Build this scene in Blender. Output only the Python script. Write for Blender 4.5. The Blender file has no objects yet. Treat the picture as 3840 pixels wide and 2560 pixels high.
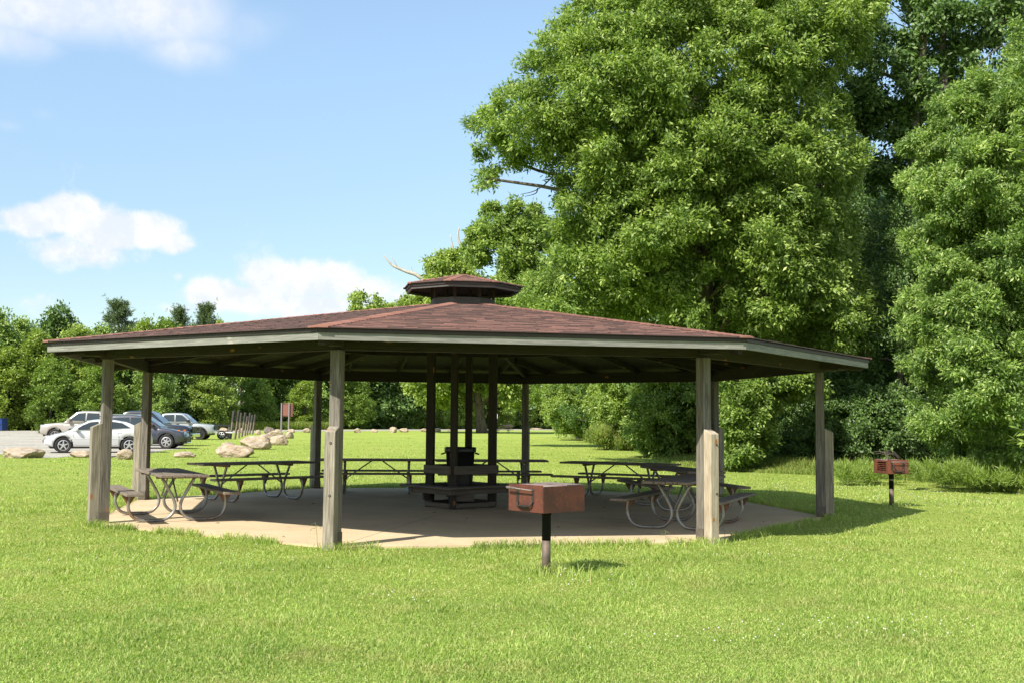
import bpy, bmesh, math, random
import numpy as np
from mathutils import Vector, Matrix, Euler, noise as mnoise

S = bpy.context.scene
R = math.radians
# ------------------------------------------------------------------ camera
CAM_H, FPX, PITCH, ROLL = 1.6, 4132.7, R(4.07), 0.0088
cd = bpy.data.cameras.new('camera'); cam = bpy.data.objects.new('camera', cd)
S.collection.objects.link(cam); S.camera = cam
cd.sensor_width = 36.0; cd.lens = 36.0 * FPX / 3840.0
cd.clip_start = 0.1; cd.clip_end = 3000
cam.matrix_world = Matrix.Translation((0, 0, CAM_H)) @ Matrix.Rotation(R(90) + PITCH, 4, 'X') @ Matrix.Rotation(ROLL, 4, 'Z')

# ------------------------------------------------------------------ sun, sky
SUN_AZ, SUN_EL = 50.5, 46.0          # azimuth the light travels towards (from +X, ccw) and sun height
sl = bpy.data.lights.new('sun', 'SUN'); sun = bpy.data.objects.new('sun', sl); S.collection.objects.link(sun)
sl.energy = 4.6; sl.angle = R(0.55); sl.color = (1.0, 0.93, 0.82)
ld = Vector((math.cos(R(SUN_AZ)) * math.cos(R(SUN_EL)), math.sin(R(SUN_AZ)) * math.cos(R(SUN_EL)), -math.sin(R(SUN_EL))))
sun.rotation_euler = ld.to_track_quat('-Z', 'Y').to_euler(); sun.location = (-20, -20, 40)
S.view_settings.view_transform = 'Standard'; S.view_settings.look = 'None'
S.view_settings.exposure = 0.80; S.view_settings.gamma = 1.0
S.cycles.max_bounces = 8; S.cycles.transparent_max_bounces = 8; S.cycles.diffuse_bounces = 3
S.cycles.transmission_bounces = 4; S.cycles.glossy_bounces = 3
try:
    S.cycles.use_denoising = True
    S.cycles.sample_clamp_indirect = 6
except Exception: pass

W = bpy.data.worlds.new('World'); S.world = W; W.use_nodes = True
def pray(px, py):
    x = (px - 1920) / FPX; y = -(py - 1280) / FPX
    c, s = math.cos(ROLL), math.sin(ROLL)
    x, y = c * x - s * y, s * x + c * y
    c, s = math.cos(PITCH), math.sin(PITCH)
    return Vector((x, c - s * y, s + c * y))
def gp(px, py, z=0.0):
    r = pray(px, py); t = (z - CAM_H) / r.z
    return Vector((0, 0, CAM_H)) + r * t
def ap(px, py, Y):
    r = pray(px, py); t = Y / r.y
    return Vector((0, 0, CAM_H)) + r * t
def apD(x, y, Y): return ap(x * 1.6327, y * 1.6327, Y)

def build_world():
    nt = W.node_tree; N = nt.nodes; L = nt.links
    for n in list(N): N.remove(n)
    out = N.new('ShaderNodeOutputWorld'); bg = N.new('ShaderNodeBackground'); L.new(bg.outputs[0], out.inputs[0])
    sky = N.new('ShaderNodeTexSky'); sky.sky_type = 'NISHITA'; sky.sun_disc = False
    sky.sun_elevation = R(SUN_EL); sky.sun_rotation = math.atan2(-ld.x, -ld.y)
    sky.air_density = 0.8; sky.dust_density = 0.35; sky.ozone_density = 1.2; sky.altitude = 50
    bg.inputs[1].default_value = 0.10
    tc = N.new('ShaderNodeTexCoord'); sx = N.new('ShaderNodeSeparateXYZ'); L.new(tc.outputs['Generated'], sx.inputs[0])
    def M(op, a, b=None, c=None):
        m = N.new('ShaderNodeMath'); m.operation = op
        for i, v in enumerate((a, b, c)):
            if v is None: continue
            if hasattr(v, 'links') or hasattr(v, 'is_linked'): L.new(v, m.inputs[i])
            else: m.inputs[i].default_value = v
        return m.outputs[0]
    az = M('ARCTAN2', sx.outputs[0], sx.outputs[1]); el = M('ARCSINE', sx.outputs[2])
    # domain warp so that cloud outlines are cauliflower-like
    def noise(scale, detail, rough=0.55, vec=None, off=0.0):
        n = N.new('ShaderNodeTexNoise'); n.inputs['Scale'].default_value = scale
        n.inputs['Detail'].default_value = detail; n.inputs['Roughness'].default_value = rough
        mp = N.new('ShaderNodeMapping'); mp.inputs['Location'].default_value = (off, off * .7, 0)
        L.new(tc.outputs['Generated'], mp.inputs[0]); L.new(mp.outputs[0], n.inputs[0]); return n.outputs[0]
    n1 = noise(14, 9, 0.62); n2 = noise(34, 6, 0.6, off=3.1); nw = noise(7, 4, 0.5, off=7.7)
    def ad(x, y):
        r = pray(x * 1.6327, y * 1.6327).normalized(); return math.atan2(r.x, r.y), math.asin(r.z)
    # (x, y, rx, ry, strength) in the direction of the sky
    puffs = [(70, 505, 75, 42, 1), (160, 495, 85, 45, 1), (250, 530, 105, 55, 1), (330, 530, 90, 45, 1), (400, 560, 55, 32, .8), (200, 580, 170, 50, .6), (10, 520, 40, 25, .45),
             (490, 680, 80, 42, 1), (560, 690, 110, 40, .85), (650, 650, 105, 52, .85), (750, 645, 120, 52, .8), (860, 660, 110, 45, .6), (700, 705, 260, 45, .7), (420, 710, 75, 22, .6), (905, 620, 50, 25, .4),
             (405, 637, 24, 18, .5), (60, 700, 110, 38, .36), (20, 680, 60, 30, .3)]
    veil = [(120, 20, 290, 95, 1), (330, 20, 200, 110, 1), (400, 110, 130, 60, .7), (40, 90, 160, 60, .7), (110, 265, 50, 25, .35), (20, 290, 55, 22, .35), (560, 60, 160, 70, .35)]
    def field(lst):
        tot = None
        for x, y, rx, ry, s in lst:
            a0, e0 = ad(x, y); a1, _ = ad(x + rx, y); _, e1 = ad(x, y - ry)
            da = M('MULTIPLY', M('SUBTRACT', az, a0), 1 / abs(a1 - a0)); de = M('MULTIPLY', M('SUBTRACT', el, e0), 1 / abs(e1 - e0))
            d2 = M('ADD', M('MULTIPLY', da, da), M('MULTIPLY', de, de))
            v = M('MULTIPLY', M('POWER', 2.718, M('MULTIPLY', d2, -1.0)), s)
            tot = v if tot is None else M('MAXIMUM', tot, v)
        return tot
    def mr(v, a, b, c=0.0, d=1.0):
        m = N.new('ShaderNodeMapRange'); m.interpolation_type = 'SMOOTHSTEP'; L.new(v, m.inputs[0])
        for i, q in enumerate((a, b, c, d)): m.inputs[i + 1].default_value = q
        return m.outputs[0]
    f1 = M('ADD', field(puffs), M('MULTIPLY', M('SUBTRACT', n1, 0.5), 1.0))
    f1 = M('ADD', f1, M('MULTIPLY', M('SUBTRACT', n2, 0.5), 0.6))
    m1 = mr(f1, 0.20, 0.58, 0, 0.88)
    f2 = M('ADD', field(veil), M('MULTIPLY', M('SUBTRACT', nw, 0.5), 0.9)); m2 = mr(f2, 0.15, 1.0, 0, 0.8)
    f3 = M('ADD', mr(M('MULTIPLY', sx.outputs[1], -1.0), -.15, .5), M('SUBTRACT', nw, 0.62)); m3 = mr(f3, 0.45, 0.9, 0, 0.75)  # unseen cloud veil behind the camera, added to raise the ambient light
    mask = M('MAXIMUM', M('MAXIMUM', m1, m2), m3)
    # tint of the open sky: the camera's exposure leaves it pale
    mul = N.new('ShaderNodeMix'); mul.data_type = 'RGBA'; mul.blend_type = 'MULTIPLY'; mul.inputs[0].default_value = 1
    vs_ = N.new('ShaderNodeVectorMath'); vs_.operation = 'SCALE'; L.new(sky.outputs[0], vs_.inputs[0]); L.new(mr(el, 0.02, 0.42, .64, 1.20), vs_.inputs['Scale'])
    L.new(vs_.outputs[0], mul.inputs[6]); mul.inputs[7].default_value = (1.62, 1.55, 1.32, 1)
    cm = N.new('ShaderNodeMix'); cm.data_type = 'RGBA'
    shade = mr(n2, 0.35, 0.62)
    cc = N.new('ShaderNodeMix'); cc.data_type = 'RGBA'; L.new(shade, cc.inputs[0])
    cc.inputs[6].default_value = (5.1, 5.35, 6.2, 1); cc.inputs[7].default_value = (6.3, 6.2, 6.3, 1)
    L.new(mask, cm.inputs[0]); L.new(mul.outputs[2], cm.inputs[6]); L.new(cc.outputs[2], cm.inputs[7])
    L.new(cm.outputs[2], bg.inputs[0])
build_world()

# ------------------------------------------------------------------ helpers
rng = np.random.default_rng(7); random.seed(7)
COL = S.collection
def tag(o, label=None, cat=None, group=None, kind=None):
    if label: o['label'] = label
    if cat: o['category'] = cat
    if group: o['group'] = group
    if kind: o['kind'] = kind
    return o
def empty(name, loc=(0, 0, 0), rz=0.0, label=None, cat=None, group=None):
    o = bpy.data.objects.new(name, None); COL.objects.link(o); o.location = loc; o.rotation_euler = (0, 0, rz)
    o.empty_display_size = 0.2
    return tag(o, label, cat, group)
def link(name, me, mat=None, parent=None, mtx=None, smooth=False):
    o = bpy.data.objects.new(name, me); COL.objects.link(o)
    if mat is not None:
        for m in (mat if isinstance(mat, (list, tuple)) else [mat]): me.materials.append(m)
    if parent is not None: o.parent = parent
    if mtx is not None: o.matrix_local = mtx
    if smooth: me.polygons.foreach_set('use_smooth', [True] * len(me.polygons))
    return o
def bm_obj(name, bm, mat=None, parent=None, mtx=None, smooth=False):
    me = bpy.data.meshes.new(name); bmesh.ops.recalc_face_normals(bm, faces=bm.faces); bm.to_mesh(me); bm.free()
    return link(name, me, mat, parent, mtx, smooth)
def np_mesh(name, V, F):
    """V (n,3), F (m,k) int, all faces k-sided"""
    me = bpy.data.meshes.new(name); V = np.asarray(V, np.float32); F = np.asarray(F, np.int32); k = F.shape[1]
    me.vertices.add(len(V)); me.vertices.foreach_set('co', V.ravel())
    me.loops.add(F.size); me.loops.foreach_set('vertex_index', F.ravel())
    me.polygons.add(len(F)); me.polygons.foreach_set('loop_start', np.arange(0, F.size, k, dtype=np.int32))
    try: me.polygons.foreach_set('loop_total', np.full(len(F), k, np.int32))
    except Exception: pass
    me.update(calc_edges=True); return me
def copy_tree(o, parent=None):
    c = o.copy(); COL.objects.link(c); c.parent = parent
    for ch in list(o.children): copy_tree(ch, c)
    return c
def frame(p0, p1, up=(0, 0, 1)):
    """matrix with origin midway, X along p0->p1, Z nearest to up"""
    p0 = Vector(p0); p1 = Vector(p1); x = (p1 - p0).normalized(); up = Vector(up)
    if abs(x.dot(up)) > .999: up = Vector((0, 1, 0))
    y = up.cross(x).normalized(); z = x.cross(y)
    m = Matrix.Identity(4)
    for i in range(3): m[i][0], m[i][1], m[i][2], m[i][3] = x[i], y[i], z[i], (p0[i] + p1[i]) / 2
    return m, (p1 - p0).length
def add_box(bm, L, w, h, bev=0.0, M=None, c=(0, 0, 0)):
    r = bmesh.ops.create_cube(bm, size=1); vs = r['verts']
    for v in vs: v.co = Vector((v.co.x * L + c[0], v.co.y * w + c[1], v.co.z * h + c[2]))
    if bev > 0:
        es = list({e for v in vs for e in v.link_edges})
        r2 = bmesh.ops.bevel(bm, geom=es, offset=bev, segments=1, affect='EDGES'); vs = list({v for f in r2['faces'] for v in f.verts} | set(v for v in vs if v.is_valid))
    if M is not None:
        for v in vs: v.co = M @ v.co
    return vs
def board(name, p0, p1, w, h, mat, parent=None, bev=0.004, up=(0, 0, 1), slant=0.0, jitter=0.0):
    m, L = frame(p0, p1, up); bm = bmesh.new(); vs = add_box(bm, L, w, h, bev)
    if slant:
        for v in vs:
            if v.co.x > 0: v.co.x += slant * (v.co.z / h)
    return bm_obj(name, bm, mat, parent, m)
def tube_bm(bm, pts, rads, seg=10, cap=True):
    pts = [Vector(p) for p in pts]; rings = []; n = len(pts)
    t = (pts[1] - pts[0]).normalized(); a = Vector((0, 0, 1)) if abs(t.z) < .9 else Vector((1, 0, 0))
    u = t.cross(a).normalized()
    for i, p in enumerate(pts):
        tt = (pts[min(i + 1, n - 1)] - pts[max(i - 1, 0)]).normalized()
        u = (u - tt * u.dot(tt)).normalized(); v = tt.cross(u); r = rads[i] if hasattr(rads, '__len__') else rads
        rings.append([bm.verts.new(p + (u * math.cos(k * 2 * math.pi / seg) + v * math.sin(k * 2 * math.pi / seg)) * r) for k in range(seg)])
    for i in range(n - 1):
        for k in range(seg):
            f = bm.faces.new((rings[i][k], rings[i][(k + 1) % seg], rings[i + 1][(k + 1) % seg], rings[i + 1][k])); f.smooth = True
    if cap:
        bm.faces.new(rings[0][::-1]); bm.faces.new(rings[-1])
def spline(pts, n=6):
    pts = [Vector(p) for p in pts]; out = []
    P = [pts[0] * 2 - pts[1]] + pts + [pts[-1] * 2 - pts[-2]]
    for i in range(1, len(P) - 2):
        for k in range(n):
            t = k / n; a, b, c, d = P[i - 1], P[i], P[i + 1], P[i + 2]
            out.append(0.5 * ((2 * b) + (c - a) * t + (2 * a - 5 * b + 4 * c - d) * t * t + (3 * b - a - 3 * c + d) * t ** 3))
    out.append(pts[-1]); return out

# ------------------------------------------------------------------ materials
MATS = {}
class NB:
    def __init__(s, name):
        s.m = bpy.data.materials.new(name); s.m.use_nodes = True; s.N = s.m.node_tree.nodes; s.L = s.m.node_tree.links
        s.b = s.N['Principled BSDF']; s.out = s.N['Material Output']; s.tc = s.N.new('ShaderNodeTexCoord')
    def noise(s, scale, detail=5, rough=.6, mp=(1, 1, 1), coord='Object', dist=0.0, w=None):
        m = s.N.new('ShaderNodeMapping'); m.inputs['Scale'].default_value = mp; s.L.new(s.tc.outputs[coord], m.inputs[0])
        if w is not None:   # offset by object random
            oi = s.N.new('ShaderNodeObjectInfo'); mm = s.N.new('ShaderNodeVectorMath'); mm.operation = 'SCALE'; mm.inputs[0].default_value = (w, w * .7, w * 1.3)
            s.L.new(oi.outputs['Random'], mm.inputs['Scale']); s.L.new(mm.outputs[0], m.inputs['Location'])
        n = s.N.new('ShaderNodeTexNoise'); n.inputs['Scale'].default_value = scale; n.inputs['Detail'].default_value = detail
        n.inputs['Roughness'].default_value = rough; n.inputs['Distortion'].default_value = dist
        s.L.new(m.outputs[0], n.inputs[0]); return n.outputs[0]
    def ramp(s, fac, stops, interp='LINEAR'):
        r = s.N.new('ShaderNodeValToRGB'); e = r.color_ramp.elements; r.color_ramp.interpolation = interp
        while len(e) < len(stops): e.new(.5)
        for k, (p, c) in enumerate(stops):
            e[k].position = p; e[k].color = (c[0], c[1], c[2], 1) if hasattr(c, '__len__') else (c, c, c, 1)
        s.L.new(fac, r.inputs[0]); return r.outputs[0]
    def mix(s, fac, a, b, mode='MIX'):
        x = s.N.new('ShaderNodeMix'); x.data_type = 'RGBA'; x.blend_type = mode
        for i, v in ((0, fac), (6, a), (7, b)):
            if hasattr(v, 'is_linked'): s.L.new(v, x.inputs[i])
            elif i == 0: x.inputs[0].default_value = v
            else: x.inputs[i].default_value = (v[0], v[1], v[2], 1)
        return x.outputs[2]
    def math(s, op, a, b=0.0):
        m = s.N.new('ShaderNodeMath'); m.operation = op
        for i, v in enumerate((a, b)):
            if hasattr(v, 'is_linked'): s.L.new(v, m.inputs[i])
            else: m.inputs[i].default_value = v
        return m.outputs[0]
    def col(s, c):
        if hasattr(c, 'is_linked'): s.L.new(c, s.b.inputs['Base Color'])
        else: s.b.inputs['Base Color'].default_value = (c[0], c[1], c[2], 1)
    def bump(s, h, strength=.4, dist=.01):
        b = s.N.new('ShaderNodeBump'); b.inputs['Strength'].default_value = strength; b.inputs['Distance'].default_value = dist
        s.L.new(h, b.inputs['Height']); s.L.new(b.outputs[0], s.b.inputs['Normal'])
    def set(s, **k):
        for a, v in k.items():
            i = s.b.inputs[a.replace('_', ' ')]
            if hasattr(v, 'is_linked'): s.L.new(v, i)
            else: i.default_value = v
        return s
def wood(name, light, dark, knot=(.30, .13, .04), rough=.85, stain=None):
    n = NB(name)
    g = n.noise(3.0, 6, .65, (.55, 9, 9), dist=.9, w=40); g2 = n.noise(11, 4, .6, (.35, 8, 8), w=17)
    c = n.ramp(g, [(.38, dark), (.49, [x * .75 for x in light]), (.60, light)])
    c = n.mix(n.math('MULTIPLY', n.ramp(g2, [(.40, 1.0), (.56, 0.0)]), .55), c, [x * .75 for x in dark])
    # cathedral grain: stretched rings
    mp = n.N.new('ShaderNodeMapping'); mp.inputs['Scale'].default_value = (.28, 6, 6); n.L.new(n.tc.outputs['Object'], mp.inputs[0])
    oi = n.N.new('ShaderNodeObjectInfo'); mm = n.N.new('ShaderNodeVectorMath'); mm.operation = 'SCALE'; mm.inputs[0].default_value = (9, 3, 5)
    n.L.new(oi.outputs['Random'], mm.inputs['Scale']); n.L.new(mm.outputs[0], mp.inputs['Location'])
    wv = n.N.new('ShaderNodeTexWave'); wv.wave_type = 'RINGS'; wv.inputs['Scale'].default_value = 2.2; wv.inputs['Distortion'].default_value = 5
    wv.inputs['Detail'].default_value = 3; wv.inputs['Detail Scale'].default_value = 1.2; n.L.new(mp.outputs[0], wv.inputs[0])
    c = n.mix(n.math('MULTIPLY', n.ramp(wv.outputs[1], [(.0, 1.0), (.35, 0.0)]), .5), c, [x * 1.15 for x in dark])
    # broad tone changes
    big = n.noise(1.6, 2, .5, (1, 2, 2), w=30); c = n.mix(n.ramp(big, [(.38, 0.0), (.7, .5)]), c, [light[0] * .8, light[1] * .78, light[2] * .72])
    # knots
    vo = n.N.new('ShaderNodeTexVoronoi'); vo.inputs['Scale'].default_value = 1.0; m2 = n.N.new('ShaderNodeMapping'); m2.inputs['Scale'].default_value = (1.9, 4.5, 4.5)
    n.L.new(mm.outputs[0], m2.inputs['Location']); n.L.new(n.tc.outputs['Object'], m2.inputs[0]); n.L.new(m2.outputs[0], vo.inputs[0])
    kf = n.ramp(vo.outputs['Distance'], [(.06, 1.0), (.13, 0.0)]); c = n.mix(kf, c, knot)
    n.col(c); n.bump(g, .5, .006); n.set(Roughness=rough)
    return n.m
def plain(name, c, rough=.6, metal=0.0, var=0.0, scale=6, **k):
    n = NB(name)
    if var:
        f = n.noise(scale, 5, .6); n.col(n.ramp(f, [(.3, [x * (1 - var) for x in c]), (.7, [min(1, x * (1 + var)) for x in c])]))
        n.bump(f, .2, .01)
    else: n.col(c)
    n.set(Roughness=rough, Metallic=metal, **k); return n.m
M_ = MATS
M_['post'] = wood('weathered_shaded_post_wood', (.225, .205, .175), (.075, .066, .056))  # weathered post wood, roof shade put into the colour; outer posts stay lighter
M_['post_mid'] = wood('grey_outer_post_wood', (.37, .33, .265), (.13, .115, .09))
M_['post_sunlit'] = wood('sunlit_post_wood', (.58, .50, .39), (.30, .24, .17), knot=(.42, .17, .05))  # same post wood, lightened in the colour to look sunlit
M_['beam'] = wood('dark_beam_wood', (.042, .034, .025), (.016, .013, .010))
M_['fascia'] = wood('grey_painted_fascia', (.28, .285, .255), (.15, .155, .14), knot=(.35, .33, .28))
M_['trim'] = plain('brown_drip_trim', (.028, .021, .018), .6, var=.25)
M_['table'] = wood('weathered_table_wood', (.27, .225, .18), (.11, .09, .075))
M_['bench'] = wood('dark_bench_wood', (.15, .125, .10), (.07, .06, .05))
M_['pole_wood'] = wood('grey_rail_wood', (.22, .17, .14), (.09, .07, .06))

def m_shingle():
    n = NB('brown_asphalt_shingle'); g = n.N.new('ShaderNodeNewGeometry')
    c = n.ramp(g.outputs['Random Per Island'], [(0, (.145, .072, .055)), (.3, (.19, .092, .069)), (.6, (.225, .108, .080)), (.85, (.265, .132, .10)), (1, (.165, .095, .075))])
    f = n.noise(260, 2, .7); c = n.mix(.55, c, n.ramp(f, [(.3, (.5, .45, .42)), (.7, (1.35, 1.3, 1.3))]), 'MULTIPLY')
    b = n.noise(1.3, 4, .6); c = n.mix(n.ramp(b, [(.45, 0.0), (.8, .35)]), c, (.09, .056, .046))
    n.col(c); n.bump(f, .4, .004); n.set(Roughness=.95); return n.m
M_['shingle'] = m_shingle(); M_['asphalt'] = plain('asphalt_shingle_edge', (.055, .034, .030), .95)
def m_concrete():
    n = NB('tan_concrete'); f = n.noise(.9, 6, .6); c = n.ramp(f, [(.3, (.47, .365, .23)), (.5, (.55, .435, .275)), (.7, (.60, .48, .31))])
    s = n.noise(3.2, 5, .7, dist=1.5); c = n.mix(n.ramp(s, [(.60, 0.0), (.72, .55)]), c, (.22, .175, .13))
    s2 = n.noise(26, 3, .6); c = n.mix(n.ramp(s2, [(.69, 0.0), (.74, .7)]), c, (.10, .08, .06))
    g = n.noise(180, 2, .7); c = n.mix(.25, c, n.ramp(g, [(.3, .55), (.7, 1.3)]), 'MULTIPLY')
    n.col(c); n.bump(g, .25, .003); n.set(Roughness=.9); return n.m
M_['concrete'] = m_concrete()
def m_ground():
    n = NB('lawn_ground'); f = n.noise(.22, 5, .6); c = n.ramp(f, [(.3, (.25, .325, .065)), (.5, (.305, .385, .08)), (.72, (.38, .425, .11))])
    t = n.noise(2.3, 6, .7); c = n.mix(n.ramp(t, [(.35, .5), (.62, 0.0)]), c, (.17, .24, .03))
    s = n.noise(7.5, 5, .7); c = n.mix(n.ramp(s, [(.60, 0.0), (.72, .5)]), c, (.36, .31, .13))
    fn = n.noise(45, 4, .8); c = n.mix(.75, c, n.ramp(fn, [(.28, .6), (.5, 1.05), (.72, 1.5)]), 'MULTIPLY')
    n.col(c); n.bump(n.noise(22, 6, .8), .9, .06); n.set(Roughness=.95, Specular_IOR_Level=.08); return n.m
M_['ground'] = m_ground()
def m_gravel():
    n = NB('pale_gravel'); f = n.noise(.35, 5, .6); c = n.ramp(f, [(.3, (.29, .27, .22)), (.6, (.40, .38, .325)), (.8, (.46, .44, .385))])
    vo = n.N.new('ShaderNodeTexVoronoi'); vo.inputs['Scale'].default_value = 9; n.L.new(n.tc.outputs['Object'], vo.inputs[0])
    c = n.mix(.5, c, n.ramp(vo.outputs['Color'], [(.2, .5), (.8, 1.35)]), 'MULTIPLY')
    g = n.noise(1.6, 6, .75); c = n.mix(n.ramp(g, [(.57, 0.0), (.66, .7)]), c, (.20, .20, .09))
    n.col(c); n.bump(vo.outputs['Distance'], .5, .03); n.set(Roughness=.95); return n.m
M_['gravel'] = m_gravel()
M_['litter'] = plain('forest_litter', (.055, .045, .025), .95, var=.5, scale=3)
def leafmat(name, stops, trans=.32, rough=.42, patch=.5, spec=.5, straw=None, fine=None):
    n = NB(name); g = n.N.new('ShaderNodeNewGeometry'); c = n.ramp(g.outputs['Random Per Island'], stops)
    p = n.noise(patch, 3, .5); c = n.mix(1.0, c, n.ramp(p, [(.3, (.78, .82, .7)), (.7, (1.2, 1.15, 1.1))]), 'MULTIPLY')
    if fine: c = n.mix(1.0, c, n.ramp(n.noise(fine, 2, .5), [(.36, (.74, .80, .72)), (.64, (1.22, 1.17, 1.12))]), 'MULTIPLY')
    if straw: c = n.mix(n.ramp(n.noise(1.3, 4, .65), [(.52, 0.0), (.68, .55)]), c, straw)
    n.col(c); n.set(Roughness=rough); n.b.inputs['Specular IOR Level'].default_value = spec
    tr = n.N.new('ShaderNodeBsdfTranslucent'); mx = n.N.new('ShaderNodeMixShader'); mx.inputs[0].default_value = trans
    tcx = n.mix(1.0, c, (1.25, 1.35, .6), 'MULTIPLY'); n.L.new(tcx, tr.inputs[0])
    n.L.new(n.b.outputs[0], mx.inputs[1]); n.L.new(tr.outputs[0], mx.inputs[2]); n.L.new(mx.outputs[0], n.out.inputs[0]); return n.m
M_['oak'] = leafmat('oak_leaves', [(0, (0.085, 0.150, 0.030)), (0.35, (0.165, 0.260, 0.052)), (0.8, (0.260, 0.370, 0.085)), (1, (0.460, 0.550, 0.220))], .40, .48, spec=.35, fine=1.6)
M_['willow'] = leafmat('willow_oak_leaves', [(0, (0.075, 0.140, 0.030)), (0.4, (0.150, 0.250, 0.055)), (0.8, (0.240, 0.360, 0.090)), (1, (0.480, 0.580, 0.260))], .38, .46, spec=.35, fine=1.6)
M_['far'] = leafmat('edge_tree_leaves', [(0, (0.100, 0.180, 0.035)), (0.5, (0.190, 0.300, 0.055)), (1, (0.310, 0.420, 0.100))], .30, .5, patch=.35)
M_['far2'] = leafmat('yellow_green_leaves', [(0, (0.140, 0.220, 0.035)), (0.5, (0.240, 0.335, 0.055)), (1, (0.360, 0.460, 0.110))], .35, .5, patch=.35)
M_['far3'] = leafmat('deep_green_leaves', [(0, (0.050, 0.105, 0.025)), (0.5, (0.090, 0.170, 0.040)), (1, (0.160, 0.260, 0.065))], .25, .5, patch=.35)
M_['shrub'] = leafmat('shrub_leaves', [(0, (0.120, 0.200, 0.030)), (0.5, (0.210, 0.310, 0.050)), (1, (0.330, 0.430, 0.110))], .35, .45)
M_['pine'] = leafmat('pine_needles', [(0, (0.048, 0.090, 0.030)), (.5, (0.090, 0.150, 0.054)), (1, (0.180, 0.240, 0.090))], .15, .55, patch=.5)
M_['grass'] = leafmat('lawn_blades', [(0, (0.180, 0.300, 0.065)), (0.3, (0.280, 0.405, 0.090)), (0.65, (0.370, 0.490, 0.130)), (0.9, (0.470, 0.540, 0.200)), (1, (0.620, 0.520, 0.310))], .40, .5, patch=.6, spec=.3, straw=(.50, .47, .20))
M_['tallgrass'] = leafmat('tall_grass_blades', [(0, (0.130, 0.210, 0.040)), (0.5, (0.220, 0.310, 0.060)), (0.85, (0.300, 0.360, 0.100)), (1, (0.380, 0.300, 0.160))], .35, .6, patch=.5, spec=.3)
M_['bark'] = None
def m_bark(name, a, b):
    n = NB(name); f = n.noise(5, 7, .7, (1, 1, .25)); n.col(n.ramp(f, [(.35, a), (.65, b)])); n.bump(f, .9, .05); n.set(Roughness=.95); return n.m
M_['bark'] = m_bark('oak_bark', (.045, .038, .03), (.15, .13, .105)); M_['greybark'] = m_bark('grey_upper_bark', (.07, .062, .052), (.21, .185, .155)); M_['deadwood'] = m_bark('bare_dead_wood', (.30, .27, .23), (.50, .46, .40))
def m_rock():
    n = NB('tan_boulder_stone'); f = n.noise(2.2, 7, .65, dist=.5, w=20); c = n.ramp(f, [(.3, (.27, .20, .14)), (.5, (.43, .34, .25)), (.7, (.55, .47, .37))])
    s = n.noise(1.1, 4, .6, w=50); c = n.mix(n.ramp(s, [(.55, 0.0), (.68, .6)]), c, (.24, .22, .20)); g = n.noise(14, 6, .7)
    c = n.mix(.5, c, n.ramp(g, [(.3, .6), (.7, 1.3)]), 'MULTIPLY'); n.col(c); n.bump(g, .8, .05); n.set(Roughness=.92); return n.m
M_['rock'] = m_rock(); 
M_['rock2'] = plain('dark_grey_stone', (.16, .13, .115), .9, var=.45, scale=4)
def m_rust(name, base, dark, spot, s=4):
    n = NB(name); f = n.noise(s, 6, .65); c = n.ramp(f, [(.3, dark), (.6, base)])
    z = n.noise(s * 5, 5, .7); c = n.mix(n.ramp(z, [(.56, 0.0), (.68, .8)]), c, spot)
    st = n.noise(s * 2, 5, .6, (1, 1, .2)); c = n.mix(n.ramp(st, [(.52, 0.0), (.7, .6)]), c, [x * .55 for x in dark])
    w = n.noise(60, 2, .6); c = n.mix(n.ramp(w, [(.74, 0.0), (.78, .35)]), c, (.35, .25, .21))
    n.col(c); n.bump(z, .15, .003); n.set(Roughness=.62); return n.m
M_['rust'] = m_rust('rusty_brown_steel', (.115, .032, .018), (.055, .019, .013), (.20, .05, .015))
M_['rusty_pole'] = m_rust('rusty_grey_pole', (.14, .105, .08), (.06, .052, .045), (.20, .085, .04), 8)
M_['rust2'] = m_rust('orange_rusty_steel', (.16, .046, .021), (.085, .028, .016), (.30, .082, .02))
M_['black'] = plain('black_paint', (.010, .010, .010), .8, var=.3, Specular_IOR_Level=.15)
M_['soot'] = plain('sooty_iron', (.03, .024, .02), .6, var=.4)
M_['grate'] = m_rust('grey_grate_steel', (.26, .21, .19), (.14, .11, .10), (.30, .14, .08), 7)
def m_galv():
    n = NB('galvanised_pipe'); f = n.noise(7, 5, .6); c = n.ramp(f, [(.3, (.20, .19, .17)), (.65, (.36, .35, .33))])
    s = n.noise(3.3, 5, .7, w=9); c = n.mix(n.ramp(s, [(.53, 0.0), (.68, .75)]), c, (.25, .11, .05)); n.col(c)
    n.set(Roughness=.42, Metallic=.65); return n.m
M_['pipe'] = m_galv(); M_['gusset'] = m_rust('rusted_gusset', (.17, .075, .04), (.10, .05, .03), (.25, .10, .04))
M_['knot'] = plain('orange_wood_knot', (.36, .15, .04), .7, var=.4, scale=30)
M_['cup'] = plain('dark_grey_brown_board', (.085, .08, .078), .7, var=.25)
M_['plastic'] = plain('black_bin_plastic', (.013, .014, .014), .4)
M_['white'] = plain('white_paint', (.78, .78, .76), .5); M_['petal'] = plain('clover_petals', (.62, .60, .54), .8)
M_['bluebin'] = plain('blue_dumpster_paint', (.012, .045, .19), .45, var=.2)
M_['signbrown'] = plain('brown_sign_panel', (.19, .075, .05), .6, var=.12); M_['signgrey'] = plain('grey_sign_post', (.20, .19, .19), .6)
M_['signframe'] = plain('dark_brown_frame', (.12, .045, .032), .6)
M_['tyre'] = plain('tyre_rubber', (.018, .018, .018), .8); M_['alloy'] = plain('alloy_wheel', (.62, .62, .63), .3, .7)
M_['glass'] = plain('dark_car_glass', (.03, .045, .055), .04, 0.0); M_['carblack'] = plain('black_car_trim', (.015, .015, .016), .5)
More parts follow.
